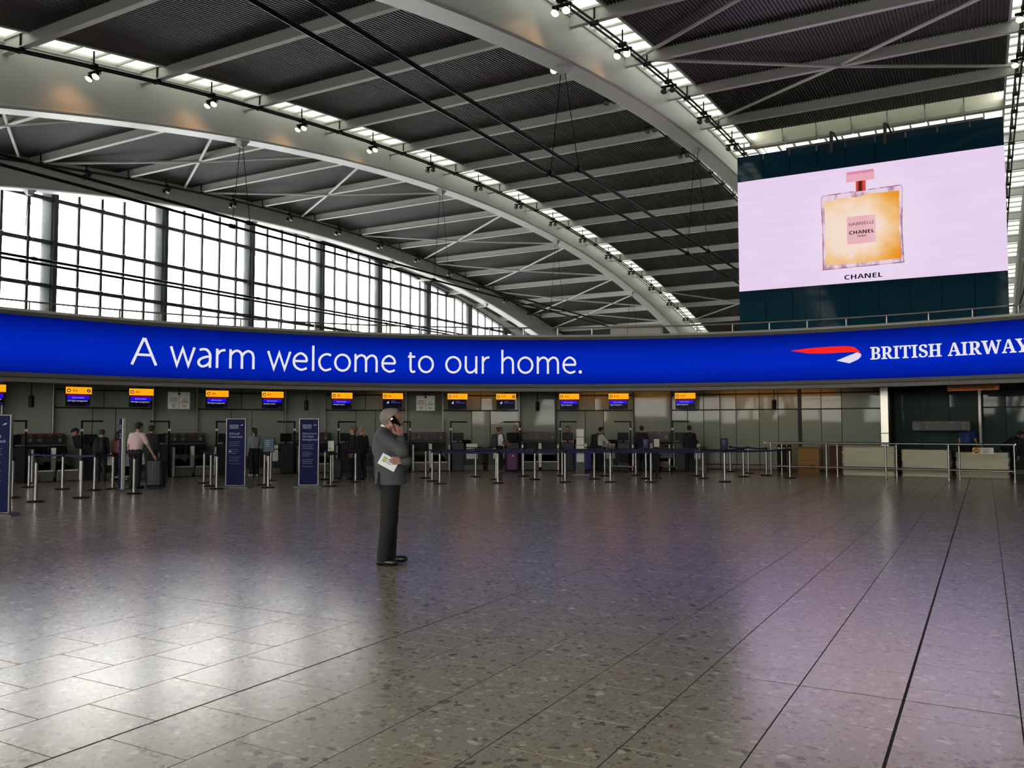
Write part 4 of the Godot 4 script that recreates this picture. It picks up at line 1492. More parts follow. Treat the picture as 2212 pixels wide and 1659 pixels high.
func build_barriers() -> void:
	# rows of queue posts: name of the row, place, points on the floor, posts that hold no belt
	var rows := [
		["front row right of the standing man", [[-2.06, 24.22], [-0.41, 24.46], [1.55, 24.83], [2.87, 24.8], [4.05, 24.78], [6.24, 24.94], [8.73, 26.7]], []],
		["middle row right of the standing man", [[-2.39, 25.43], [-0.49, 26.2], [0.7, 26.1], [2.55, 26.36], [4.17, 26.47], [5.97, 26.57], [7.48, 27.48]], []],
		["back row right of the standing man", [[-2.73, 26.87], [-1.18, 27.56], [0.37, 27.91], [1.65, 27.99], [3.06, 28.06], [4.11, 28.19], [6.06, 27.88]], []],
		["short row before the plain glass wall", [[7.84, 30.53], [8.19, 29.45], [8.42, 28.15]], []],
		["between the right blue totem and the man", [[-5.79, 26.32], [-5.24, 24.84], [-4.96, 23.25], [-4.6, 24.97]], [3]],
		["between the two front-facing blue totems", [[-7.35, 25.9], [-6.94, 23.82], [-6.53, 22.77]], []],
		["just left of the middle blue totem", [[-8.93, 24.65], [-8.32, 23.47], [-7.75, 22.31]], []],
		["front row around the slim side-on totem", [[-11.47, 19.53], [-10.35, 18.49], [-9.88, 19.51]], [0, 1]],
		["inner row around the slim side-on totem", [[-13.08, 23.02], [-11.75, 22.23], [-10.74, 21.88], [-10.46, 22.28], [-9.2, 20.7]], [3]],
	]
	for r in rows:
		var pts: Array = r[1]
		for i in pts.size():
			var at := at_floor(pts[i][0], pts[i][1])
			var o := thing("barrier_post", "%s steel barrier post from left, %s" % [ORD[i], r[0]], "barrier post", at, 0.0, "queue barrier posts")
			var g := G.new()
			g.lathe(Vector3.ZERO, [Vector2(0, 0), Vector2(0.18, 0.0), Vector2(0.185, 0.012), Vector2(0.17, 0.026), Vector2(0.05, 0.04), Vector2(0, 0.04)], 20)
			part("base", g, mat("base_black"), o)
			g = G.new()
			g.tube(Vector3(0, 0.035, 0), Vector3(0, 0.86, 0), 0.036, 0.036, 14)
			part("pole", g, mat("steel"), o)
			g = G.new()
			g.lathe(Vector3(0, 0.85, 0), [Vector2(0.038, 0), Vector2(0.046, 0.005), Vector2(0.046, 0.075), Vector2(0.038, 0.085), Vector2(0, 0.085)], 14)
			part("belt_head", g, mat("dark_plastic"), o)
			if i < pts.size() - 1 and not i in r[2]:
				var to := at_floor(pts[i + 1][0], pts[i + 1][1]) - at
				var d := to.normalized()
				var sd := d.cross(Vector3.UP) * 0.003
				g = G.new()
				var n := 8
				for k in n:
					var a := d * 0.052 + (to - d * 0.104) * k / n
					var e := d * 0.052 + (to - d * 0.104) * (k + 1) / n
					a.y = 0.868 - 0.02 * sin(PI * k / n)
					e.y = 0.868 - 0.02 * sin(PI * (k + 1) / n)
					var hh := Vector3(0, 0.05, 0)
					g.hexa([a - sd, e - sd, e + sd, a + sd, a - sd + hh, e - sd + hh, e + sd + hh, a + sd + hh])
				part("belt", g, mat("belt_blue", rgb(9, 14, 66), 0.7), o)
	# small notices on posts
	post_sign("teal notice in a frame on the barrier post between the two front blue totems", -6.53, 22.77, Vector2(0.27, 0.36), mat("notice_teal", rgb(24, 64, 86), 0.5), 0)
	post_sign("white notice with a yellow corner on the post left of the two women in black", -4.96, 23.25, Vector2(0.15, 0.27), mat("white_board"), 1)
	post_sign("small blue notice on the post left of the white square notice", 4.17, 26.47, Vector2(0.16, 0.27), mat("notice_blue", rgb(22, 42, 110), 0.5), 2)
	post_sign("small white square notice on the post behind the luggage trolley", 4.56, 26.78, Vector2(0.17, 0.27), mat("white_board"), 3)
	post_sign("navy notice on the barrier post in front of the plain glass wall", 6.24, 24.94, Vector2(0.19, 0.30), mat("notice_navy", rgb(18, 28, 72), 0.5), 2)

func post_sign(label: String, x: float, d: float, s: Vector2, m: Material, style: int) -> void:
	var o := thing("post_notice", label, "notice", at_floor(x, d) + Vector3(0, 0.935, 0), 0.0, "notices on the barrier posts")
	var g := G.new()
	if style == 3:
		g.tube(Vector3(0, -0.9, 0), Vector3(0, 0.03, 0), 0.03, 0.03, 10)
		g.lathe(Vector3(0, -0.935, 0), [Vector2(0, 0), Vector2(0.16, 0), Vector2(0.16, 0.02), Vector2(0, 0.035)], 16)
	g.tube(Vector3(0, 0.0, 0), Vector3(0, 0.04, 0), 0.03, 0.02, 8)
	part("clamp", g, mat("dark_plastic"), o)
	g = G.new()
	g.cbox(Vector3(0, 0.03 + s.y / 2, 0), Vector3(s.x + 0.02, s.y + 0.02, 0.02), 0.005)
	part("frame", g, mat("dark_plastic") if style != 1 else mat("steel_dull"), o)
	g = G.new()
	g.box(Vector3(0, 0.03 + s.y / 2, 0.011), Vector3(s.x, s.y, 0.004))
	part("sheet", g, m, o)
	g = G.new()
	if style == 1:
		g.box(Vector3(s.x * 0.25, 0.06, 0.014), Vector3(s.x * 0.4, 0.05, 0.003))
		part("yellow_corner", g, mat("yellow_print", rgb(210, 190, 60), 0.6), o)
		g = G.new()
		g.box(Vector3(-s.x * 0.2, 0.1, 0.014), Vector3(0.035, 0.035, 0.003))
	elif style == 3:
		g.box(Vector3(0, 0.04, 0.014), Vector3(s.x, 0.018, 0.003))
	else:
		for k in 4: g.box(Vector3(-s.x * 0.12, 0.03 + s.y * (0.82 - 0.14 * k), 0.014), Vector3(s.x * (0.5 - 0.05 * k), 0.014, 0.003))
	part("print", g, mat("notice_red") if style == 3 else mat("ink") if style == 1 else mat("print_pale"), o)


func build_right_side() -> void:
	# steel clad column
	var o := thing("clad_column", "narrow polished steel column in front of the glass wall left of the dark glass", "column", ring(32.3, 22.1, 0), -deg_to_rad(32.3))
	var g := G.new()
	g.cbox(Vector3(0, 0.7, 0), Vector3(0.26, 1.36, 0.26), 0.012)
	g.cbox(Vector3(0, 2.315, 0), Vector3(0.26, 1.86, 0.26), 0.012)
	part("cladding", g, mat("steel_clad", rgb(196, 192, 178), 0.3, 1.0), o)
	g = G.new()
	g.cbox(Vector3(0, 0.03, 0), Vector3(0.3, 0.06, 0.3), 0.01)
	g.cbox(Vector3(0, 1.383, 0), Vector3(0.25, 0.012, 0.25), 0.002)
	part("joint_band", g, mat("grey_trim"), o)
	# double guard rail
	var pts := [Vector2(8.69, 28.52), Vector2(10.16, 27.45), Vector2(11.66, 26.5), Vector2(13.17, 25.62), Vector2(14.64, 24.75)]
	o = thing("guard_rail", "long steel guard rail with a flat top in front of the tray stacks", "railing", at_floor(11.66, 26.5))
	var dir := at_floor(14.64, 24.75) - at_floor(8.69, 28.52)
	dir = dir.normalized()
	var back := dir.cross(Vector3.UP).normalized()
	if back.z > 0: back = -back
	for i in pts.size():
		for k in 2:
			if k == 1 and i == 4: continue
			g = G.new()
			var p := at_floor(pts[i].x, pts[i].y) + back * 0.42 * k + dir * 0.25 * k
			g.tube(p, p + Vector3(0, 1.06, 0), 0.03, 0.03, 10)
			g.lathe(p, [Vector2(0, 0), Vector2(0.06, 0), Vector2(0.06, 0.015), Vector2(0.03, 0.02)], 12)
			wpart("post", g, mat("steel"), o)
	var a0 := at_floor(pts[0].x, pts[0].y) - dir * 0.2
	var e0 := at_floor(pts[4].x, pts[4].y) + dir * 0.02
	g = G.new()
	for k in [0.0, 0.42]:
		g.tube(a0 + back * k + Vector3(0, 1.08, 0), e0 + back * k + Vector3(0, 1.08, 0), 0.032, 0.032, 10)
	g.tube(a0 + Vector3(0, 1.08, 0), a0 + back * 0.42 + Vector3(0, 1.08, 0), 0.032, 0.032, 10)
	g.tube(e0 + Vector3(0, 1.08, 0), e0 + back * 0.42 + Vector3(0, 1.08, 0), 0.032, 0.032, 10)
	wpart("top_rail", g, mat("steel"), o)
	g = G.new()
	for k in [0.0, 0.42]:
		g.tube(a0 + back * k + Vector3(0, 0.3, 0), e0 + back * k + Vector3(0, 0.3, 0), 0.026, 0.026, 10)
	wpart("low_rail", g, mat("steel"), o)
	var n := thing("rail_notice", "yellow and white notice clipped on the steel guard rail near its right end", "notice", at_floor(13.93, 25.13) + Vector3(0, 0.8, 0.05), -0.5)
	g = G.new()
	g.cbox(Vector3(-0.19, 0.09, 0), Vector3(0.2, 0.19, 0.02), 0.004)
	part("yellow_plate", g, mat("yellow_plate", rgb(214, 160, 40), 0.5), n)
	g = G.new()
	disc(g, Vector3(-0.19, 0.09, 0.01), 0.07)
	part("icon", g, mat("ink"), n)
	g = G.new()
	g.prism(PackedVector2Array([Vector2(-0.24, 0.06), Vector2(-0.22, 0.06), Vector2(-0.22, 0.08), Vector2(-0.17, 0.08), Vector2(-0.17, 0.06), Vector2(-0.15, 0.06), Vector2(-0.145, 0.12), Vector2(-0.2, 0.115), Vector2(-0.235, 0.1)]), 0.012, 0.016)
	part("icon_animal", g, mat("yellow_plate"), n)
	g = G.new()
	g.cbox(Vector3(0.09, 0.09, 0), Vector3(0.34, 0.19, 0.02), 0.004)
	part("white_plate", g, mat("white_board"), n)
	g = G.new()
	for k in 3: g.box(Vector3(0.05, 0.135 - 0.045 * k, 0.011), Vector3(0.22 - 0.04 * k, 0.014, 0.003))
	g.tube(Vector3(0, 0.18, -0.02), Vector3(0, 0.3, -0.05), 0.012, 0.012, 6)
	part("print", g, mat("ink"), n)
	# stacks of cream trays
	var tray := G.new()
	tray.cbox(Vector3(0, 0.027, 0), Vector3(1.0, 0.018, 0.74), 0.004)
	for s in [-1.0, 1.0]:
		tray.cbox(Vector3(0, 0.01, s * 0.32), Vector3(0.93, 0.02, 0.03), 0.004)
		tray.cbox(Vector3(s * 0.465, 0.01, 0), Vector3(0.03, 0.02, 0.66), 0.004)
	var tm := tray.mesh()
	var cr := mat("tray_cream", rgb(206, 202, 176), 0.55)
	for s in [[11.95, 28.35, 1.62, 0.98, "tallest stack, left behind the steel guard rail"], [13.54, 27.72, 1.42, 0.865, "middle stack behind the steel guard rail"], [15.05, 27.16, 1.48, 0.80, "right stack behind the steel guard rail"]]:
		var k := int(s[3] / 0.036)
		for i in k:
			var t := put(numbered("baggage_tray"), tm, cr, self, at_floor(s[0] + rng.randf_range(-0.02, 0.02), s[1] + rng.randf_range(-0.02, 0.02)) + Vector3(0, 0.036 * i, 0), -0.57 + rng.randf_range(-0.01, 0.01))
			t.scale = Vector3(s[2], 1.0, 1.0)
			t.set_meta("label", "flat cream baggage tray in the " + s[4])
			t.set_meta("category", "tray")
			t.set_meta("group", "cream trays in the " + s[4])
	# cartons and dark rolls against the glass
	carton("open brown cardboard box behind the left end of the guard rail", 10.47, 30.0, Vector3(0.72, 0.9, 0.6), mat("card", rgb(150, 112, 62), 0.85), true)
	carton("dark brown tall carton left of the tallest tray stack", 11.42, 29.62, Vector3(0.62, 0.94, 0.5), mat("card_dark", rgb(86, 48, 30), 0.8), false)
	for i in 3:
		var r := thing("parked_post", "%s dark upright roll left of the brown cardboard box" % ORD[i], "roll", at_floor(9.58 + 0.17 * i, 30.45 - 0.05 * i), 0.0, "dark rolls by the glass wall")
		g = G.new()
		g.lathe(Vector3.ZERO, [Vector2(0, 0), Vector2(0.07, 0), Vector2(0.07, 0.9), Vector2(0.055, 0.93 + 0.02 * i), Vector2(0.03, 0.97), Vector2(0, 0.98)], 14)
		part("body", g, mat("base_black"), r)
		g = G.new()
		g.lathe(Vector3.ZERO, [Vector2(0.072, 0.82), Vector2(0.074, 0.83), Vector2(0.074, 0.87), Vector2(0.072, 0.88)], 14)
		part("band", g, mat("steel_dull"), r)

func carton(label: String, x: float, d: float, s: Vector3, m: Material, open: bool) -> void:
	var o := thing("carton", label, "box", at_floor(x, d), -0.35)
	var g := G.new()
	g.cbox(Vector3(0, s.y / 2, 0), s, 0.012)
	part("body", g, m, o)
	g = G.new()
	if open:
		for k in [-1.0, 1.0]:
			g.cbox(Vector3(k * s.x * 0.5, s.y + 0.01, 0), Vector3(0.2, 0.012, s.z), 0.003, Basis(Vector3.BACK, k * 0.5))
		part("flap", g, m, o)
		g = G.new()
		g.box(Vector3(0.12, s.y * 0.25, s.z / 2 + 0.002), Vector3(0.16, 0.12, 0.004))
		g.box(Vector3(0, s.y * 0.5, s.z / 2 + 0.002), Vector3(s.x * 0.8, 0.012, 0.004))
	else:
		g.box(Vector3(s.x * 0.32, s.y * 0.88, s.z / 2 + 0.002), Vector3(0.1, 0.2, 0.004))
	part("print", g, mat("card_print", rgb(60, 40, 24), 0.8) if open else mat("card_label", rgb(190, 120, 90), 0.7), o)


func build_floor_items() -> void:
	totem("middle blue airline totem headed E50 Staff Travel desk", -7.39, 22.73, 0.0, ["E50 Staff", "Travel desk"], 0)
	totem("right blue airline totem headed Welcome to E50 Flight Management", -5.47, 22.87, 0.05, ["Welcome to", "E50 Flight", "Management"], 1)
	totem("slim blue airline totem seen almost side-on left of the man in the white shirt", -9.86, 21.47, -1.02, ["E50 Staff", "Travel desk"], 0)
	totem("blue airline totem cut off by the left edge of the picture", -9.42, 15.5, 0.12, ["E50 Staff", "Travel desk"], 0)
	# leaflet rack
	var o := thing("leaflet_rack", "tall narrow white leaflet rack behind the blue queue belts", "rack", at_floor(2.28, 28.4))
	var g := G.new()
	g.cbox(Vector3(0, 0.02, 0), Vector3(0.6, 0.03, 0.4), 0.01)
	part("base", g, mat("steel_dull"), o)
	g = G.new()
	var shape := PackedVector2Array([Vector2(-0.14, 0.03), Vector2(0.14, 0.03), Vector2(0.14, 1.62), Vector2(0.09, 1.70), Vector2(-0.09, 1.70), Vector2(-0.14, 1.62)])
	g.prism(shape, -0.06, 0.0)
	part("frame", g, mat("grey_trim_light"), o)
	for i in 4:
		g = G.new()
		g.cbox(Vector3(0, 0.58 + 0.28 * i, 0.03), Vector3(0.25, 0.26, 0.05), 0.01, Basis(Vector3.RIGHT, -0.06))
		part("pocket", g, mat("rack_white", rgb(214, 212, 204), 0.5), o)
	g = G.new()
	g.cbox(Vector3(0, 0.24, 0.02), Vector3(0.26, 0.36, 0.03), 0.01)
	part("lower_panel", g, mat("grey_trim"), o)
	trolley("luggage trolley loaded with dark bags pushed by the person in a white top", 4.0, 30.9, 1.45)
	trolley("parked luggage trolley with front picture, left of the man with red collar", 5.6, 30.4, 0.0)
	trolley("luggage trolley half hidden behind the slim side-on totem", -11.2, 24.6, 0.1)
	suitcase("upright purple hard suitcase with a white tag in the queue", 0.0, 30.84, 0.1, Vector3(0.42, 0.66, 0.28), mat("case_purple", rgb(98, 22, 104), 0.35))
	suitcase("large black suitcase in front of the man in the white shirt", -9.5, 22.7, -0.1, Vector3(0.44, 0.72, 0.3), mat("case_black", rgb(18, 18, 20), 0.5))
	suitcase("dark wheeled case beside the two women in black", -5.38, 25.85, 0.3, Vector3(0.38, 0.6, 0.26), mat("case_navy", rgb(20, 24, 34), 0.5))
	suitcase("blue upright suitcase behind the white leaflet rack", 2.55, 30.6, 0.0, Vector3(0.62, 0.74, 0.3), mat("case_blue", rgb(20, 40, 110), 0.45))
	suitcase("dark patterned soft bag behind the standing man", -4.05, 26.3, -0.2, Vector3(0.5, 0.62, 0.34), mat("bag_pattern", rgb(52, 50, 56), 0.7))
	suitcase("black case with pale trim left of the parked luggage trolley", 5.1, 30.6, 0.2, Vector3(0.4, 0.62, 0.26), mat("case_black"))
	suitcase("dark bag lying on the loaded luggage trolley", 4.1, 30.95, 1.5, Vector3(0.5, 0.42, 0.34), mat("bag_dark", rgb(30, 28, 32), 0.8), 0.32)

func totem(label: String, x: float, d: float, turn: float, head: Array, style: int) -> void:
	var o := thing("totem_sign", label, "sign", at_floor(x, d), turn, "blue airline totems")
	var g := G.new()
	g.prism(PackedVector2Array([Vector2(-0.38, 0.0), Vector2(0.38, 0.0), Vector2(0.36, 0.035), Vector2(0.3, 0.055), Vector2(-0.3, 0.055), Vector2(-0.36, 0.035)]), -0.19, 0.19)
	part("base", g, mat("grey_trim"), o)
	g = G.new()
	g.cbox(Vector3(0, 0.955, 0), Vector3(0.54, 1.8, 0.09), 0.012)
	part("frame", g, mat("steel_dull"), o)
	for s in [1.0, -1.0]:
		g = G.new()
		g.cbox(Vector3(0, 0.955, s * 0.043), Vector3(0.49, 1.76, 0.012), 0.004)
		part("face_panel", g, mat("totem_blue", rgb(20, 25, 66), 0.5), o)
	mat("totem_blue").metallic_specular = 0.2
	var tm := mat("totem_print", rgb(150, 154, 190), 0.5)
	var td := mat("totem_print_dim", rgb(58, 66, 112), 0.5)
	say(o, "BRITISH", Vector3(-0.17, 1.64, 0.05), 0.045, tm, 0.24, "airline_name", "Droid Serif Bold")
	say(o, "AIRWAYS", Vector3(-0.17, 1.58, 0.05), 0.045, tm, 0.24, "airline_name", "Droid Serif Bold")
	g = G.new()
	g.prism(PackedVector2Array([Vector2(0.11, 1.655), Vector2(0.155, 1.69), Vector2(0.2, 1.695), Vector2(0.175, 1.67)]), 0.049, 0.053)
	part("ribbon_mark", g, mat("totem_ribbon", rgb(190, 170, 200), 0.5), o)
	var y := 1.42
	for l in head:
		say(o, l, Vector3(-0.17, y, 0.05), 0.05, tm, 0.0, "heading")
		y -= 0.082
	g = G.new()
	var rows := [[0.0, 0.30], [0.05, 0.27], [0.10, 0.30], [0.20, 0.24], [0.25, 0.28], [0.30, 0.2], [0.40, 0.29], [0.45, 0.26], [0.50, 0.27], [0.58, 0.3]]
	for r in rows: g.box(Vector3(-0.17 + r[1] / 2, y - 0.03 - r[0], 0.051), Vector3(r[1], 0.014 if style == 0 else 0.02, 0.003))
	part("small_print", g, td, o)
	if style == 0:
		g = G.new()
		g.box(Vector3(-0.15, y - 0.28, 0.052), Vector3(0.05, 0.04, 0.003))
		part("mark", g, tm, o)

func suitcase(label: String, x: float, d: float, turn: float, s: Vector3, m: Material, lift := 0.0) -> void:
	var o := thing("suitcase", label, "suitcase", at_floor(x, d) + Vector3(0, lift, 0), turn)
	var g := G.new()
	var y0 := 0.05 if lift == 0.0 else 0.0
	g.cbox(Vector3(0, y0 + s.y / 2, 0), s, 0.045)
	part("shell", g, m, o)
	g = G.new()
	for k in range(-2, 3):
		g.cbox(Vector3(k * s.x * 0.17, y0 + s.y / 2, s.z / 2), Vector3(0.02, s.y * 0.8, 0.012), 0.004)
	part("ribs", g, m, o)
	g = G.new()
	g.box(Vector3(0, y0 + s.y / 2, 0), Vector3(s.x + 0.006, s.y + 0.004 - 0.09, 0.012))
	part("zip_seam", g, mat("dark_plastic"), o)
	g = G.new()
	g.path([Vector3(-0.1, y0 + s.y - 0.01, 0), Vector3(-0.09, y0 + s.y + 0.035, 0), Vector3(0.09, y0 + s.y + 0.035, 0), Vector3(0.1, y0 + s.y - 0.01, 0)], 0.012, 6)
	part("handle", g, mat("dark_plastic"), o)
	if lift == 0.0:
		for k in [[-1, -1], [1, -1], [-1, 1], [1, 1]]:
			g = G.new()
			var c := Vector3(k[0] * s.x * 0.38, 0.027, k[1] * s.z * 0.32)
			g.tube(c - Vector3(0.012, 0, 0), c + Vector3(0.012, 0, 0), 0.027, 0.027, 10)
			g.tube(c, c + Vector3(0, 0.04, 0), 0.014, 0.014, 6)
			part("wheel", g, mat("dark_plastic"), o)
	if "purple" in label:
		g = G.new()
		g.box(Vector3(0.02, y0 + s.y * 0.8, s.z / 2 + 0.008), Vector3(0.06, 0.06, 0.004))
		part("tag", g, mat("white_board"), o)

func trolley(label: String, x: float, d: float, turn: float) -> void:
	var o := thing("luggage_trolley", label, "trolley", at_floor(x, d), turn, "luggage trolleys")
	var st := mat("steel")
	var g := G.new()
	for s in [-1.0, 1.0]:
		g.path([Vector3(s * 0.27, 0.2, -0.35), Vector3(s * 0.27, 0.95, -0.42), Vector3(s * 0.24, 1.02, -0.47)], 0.02, 8)
		g.path([Vector3(s * 0.27, 0.2, -0.38), Vector3(s * 0.2, 0.16, 0.5)], 0.02, 8)
	for y in [0.2, 0.5]: g.tube(Vector3(-0.27, y, -0.36), Vector3(0.27, y, -0.36), 0.018, 0.018, 8)
	for k in 3: g.tube(Vector3(-0.25 + 0.02 * k, 0.2, -0.2 + 0.3 * k), Vector3(0.25 - 0.02 * k, 0.2, -0.2 + 0.3 * k), 0.015, 0.015, 8)
	part("frame", g, st, o)
	g = G.new()
	g.tube(Vector3(-0.27, 1.03, -0.48), Vector3(0.27, 1.03, -0.48), 0.025, 0.025, 8)
	part("handle", g, mat("dark_plastic"), o)
	g = G.new()
	g.cbox(Vector3(0, 0.66, -0.37), Vector3(0.46, 0.34, 0.015), 0.004)
	part("front_picture", g, mat("trolley_picture", rgb(70, 78, 92), 0.5), o)
	g = G.new()
	for k in 6: g.tube(Vector3(-0.22 + 0.088 * k, 0.86, -0.4), Vector3(-0.22 + 0.088 * k, 0.97, -0.3), 0.008, 0.008, 6)
	g.tube(Vector3(-0.24, 0.97, -0.3), Vector3(0.24, 0.97, -0.3), 0.01, 0.01, 6)
	g.tube(Vector3(-0.24, 0.86, -0.4), Vector3(0.24, 0.86, -0.4), 0.01, 0.01, 6)
	part("basket", g, st, o)
	for k in [[-0.24, -0.36], [0.24, -0.36], [0.0, 0.46]]:
		g = G.new()
		g.tube(Vector3(k[0] - 0.025, 0.075, k[1]), Vector3(k[0] + 0.025, 0.075, k[1]), 0.075, 0.075, 14)
		g.tube(Vector3(k[0], 0.075, k[1]), Vector3(k[0], 0.2, k[1]), 0.02, 0.02, 6)
		part("wheel", g, mat("dark_plastic"), o)


# ---------------------------------------------------------------- people
# surface of a set of tapered capsules [a, b, ra, rb] joined smoothly, cut by planes [normal, distance] and by hollow capsules
func net(g: G, bones: Array, k: float, cell: float, cuts := [], hollow := []) -> void:
	var lo := Vector3.ONE * 1e6
	var hi := -lo
	for b in bones:
		var r: float = maxf(b[2], b[3]) + k * 0.5 + cell * 3.0
		for e in 2:
			lo = lo.min(b[e] - Vector3.ONE * r)
			hi = hi.max(b[e] + Vector3.ONE * r)
	var nx := int((hi.x - lo.x) / cell) + 2
	var ny := int((hi.y - lo.y) / cell) + 2
	var nz := int((hi.z - lo.z) / cell) + 2
	var f := PackedFloat32Array()
	f.resize(nx * ny * nz)
	f.fill(9.0)
	for pass_ in 2:
		for b in (bones if pass_ == 0 else hollow):
			var a: Vector3 = b[0]
			var d: Vector3 = b[1] - b[0]
			var ra: float = b[2]
			var dr: float = b[3] - b[2]
			var inv := 1.0 / maxf(d.length_squared(), 1e-9)
			var m := maxf(b[2], b[3]) + k + cell * 2.5
			var q0 := ((a.min(b[1]) - Vector3.ONE * m - lo) / cell).floor().max(Vector3.ZERO)
			var q1 := ((a.max(b[1]) + Vector3.ONE * m - lo) / cell).ceil()
			for iz in range(int(q0.z), mini(int(q1.z), nz - 1) + 1):
				var pz := lo.z + iz * cell - a.z
				for iy in range(int(q0.y), mini(int(q1.y), ny - 1) + 1):
					var py := lo.y + iy * cell - a.y
					var at := (iz * ny + iy) * nx
					for ix in range(int(q0.x), mini(int(q1.x), nx - 1) + 1):
						var px := lo.x + ix * cell - a.x
						var t := clampf((px * d.x + py * d.y + pz * d.z) * inv, 0.0, 1.0)
						var ex := px - d.x * t
						var ey := py - d.y * t
						var ez := pz - d.z * t
						var s := sqrt(ex * ex + ey * ey + ez * ez) - ra - dr * t
						var o := f[at + ix]
						if pass_ == 1:
							if -s > o: f[at + ix] = -s
							continue
						var h := k - absf(o - s)
						if h > 0.0: f[at + ix] = minf(o, s) - h * h * 0.25 / k
						elif s < o: f[at + ix] = s
	if cuts.size():
		for iz in nz:
			for iy in ny:
				for ix in nx:
					var i := (iz * ny + iy) * nx + ix
					if f[i] > cell * 3.0: continue
					var p := lo + Vector3(ix, iy, iz) * cell
					for c in cuts:
						f[i] = maxf(f[i], c[0].dot(p) - c[1])
	var vid := PackedInt32Array()
	vid.resize(nx * ny * nz)
	vid.fill(-1)
	var vs := PackedVector3Array()
	var ns := PackedVector3Array()
	var off := [0, 1, nx, nx + 1, nx * ny, nx * ny + 1, nx * ny + nx, nx * ny + nx + 1]
	var edges := [[0, 1], [2, 3], [4, 5], [6, 7], [0, 2], [1, 3], [4, 6], [5, 7], [0, 4], [1, 5], [2, 6], [3, 7]]
	var lim := cell * 2.0
	var cells := []
	for iz in nz - 1:
		for iy in ny - 1:
			var row := (iz * ny + iy) * nx
			for ix in nx - 1:
				var i := row + ix
				if absf(f[i]) > lim: continue
				var w := [f[i], f[i + 1], f[i + nx], f[i + nx + 1], f[i + off[4]], f[i + off[5]], f[i + off[6]], f[i + off[7]]]
				var cnt := 0
				for c in 8:
					if w[c] < 0.0: cnt += 1
				if cnt == 0 or cnt == 8: continue
				var sum := Vector3.ZERO
				var n := 0
				for e in edges:
					var x: float = w[e[0]]
					var y: float = w[e[1]]
					if (x < 0.0) == (y < 0.0): continue
					var t := x / (x - y)
					var p := Vector3(e[0] & 1, (e[0] >> 1) & 1, e[0] >> 2)
					var q := Vector3(e[1] & 1, (e[1] >> 1) & 1, e[1] >> 2)
					sum += p.lerp(q, t)
					n += 1
				vid[i] = vs.size()
				vs.append(lo + (Vector3(ix, iy, iz) + sum / n) * cell)
				ns.append(Vector3(w[1] + w[3] + w[5] + w[7] - w[0] - w[2] - w[4] - w[6], w[2] + w[3] + w[6] + w[7] - w[0] - w[1] - w[4] - w[5], w[4] + w[5] + w[6] + w[7] - w[0] - w[1] - w[2] - w[3]).normalized())
				cells.append(i)
	for i in cells:
		# edges of this cell's first corner along x, y and z; the four cells round each
		for ax in 3:
			var st: int = [1, nx, nx * ny][ax]
			var s1: int = [nx, nx * ny, 1][ax]
			var s2: int = [nx * ny, 1, nx][ax]
			if (f[i] < 0.0) == (f[i + st] < 0.0): continue
			if i - s1 - s2 < 0: continue
			var a := vid[i - s1 - s2]
			var b := vid[i - s2]
			var c := vid[i]
			var d := vid[i - s1]
			if a < 0 or b < 0 or c < 0 or d < 0: continue
			if f[i] < 0.0:
				g.qn(vs[a], vs[b], vs[c], vs[d], ns[a], ns[b], ns[c], ns[d])
			else:
				g.qn(vs[d], vs[c], vs[b], vs[a], ns[d], ns[c], ns[b], ns[a])

# a hand: wrist, direction of the fingers, where the palm faces, side of the thumb, bend of the finger joints
func hand(w: Vector3, d: Vector3, n: Vector3, thumb: float, bend: float, s := 1.0, spread := 0.05) -> Array:
	d = d.normalized()
	n = (n - d * n.dot(d)).normalized()
	var side := d.cross(n) * thumb
	var r := []
	r.append([w - d * 0.03 * s, w + d * 0.02 * s, 0.026 * s, 0.024 * s])
	for i in 4:
		var k := 1.5 - i
		var base := w + d * (0.088 - 0.004 * absf(k)) * s + side * k * 0.020 * s
		r.append([w + d * 0.015 * s + side * k * 0.012 * s, base, 0.015 * s, 0.0125 * s])
		var ln: float = [0.92, 1.0, 0.95, 0.75][i]
		var p := base
		var a := bend * 0.5
		for j in 3:
			var dir := (d * cos(a) + n * sin(a) + side * k * spread).normalized()
			var q: Vector3 = p + dir * [0.042, 0.027, 0.021][j] * ln * s
			r.append([p, q, (0.0095 - 0.0008 * j) * s, (0.0088 - 0.0010 * j) * s])
			p = q
			a += bend
	var tb := w + d * 0.028 * s + side * 0.026 * s
	var t1 := tb + (side * 0.75 + d * 0.6 + n * 0.3).normalized() * 0.042 * s
	var t2 := t1 + (side * 0.25 + d * 0.85 + n * (0.3 + bend * 0.5)).normalized() * 0.032 * s
	var t3 := t2 + (d * 0.9 + n * (0.3 + bend * 0.5) - side * 0.05).normalized() * 0.024 * s
	r.append([tb, t1, 0.015 * s, 0.012 * s])
	r.append([t1, t2, 0.011 * s, 0.010 * s])
	r.append([t2, t3, 0.010 * s, 0.008 * s])
	return r

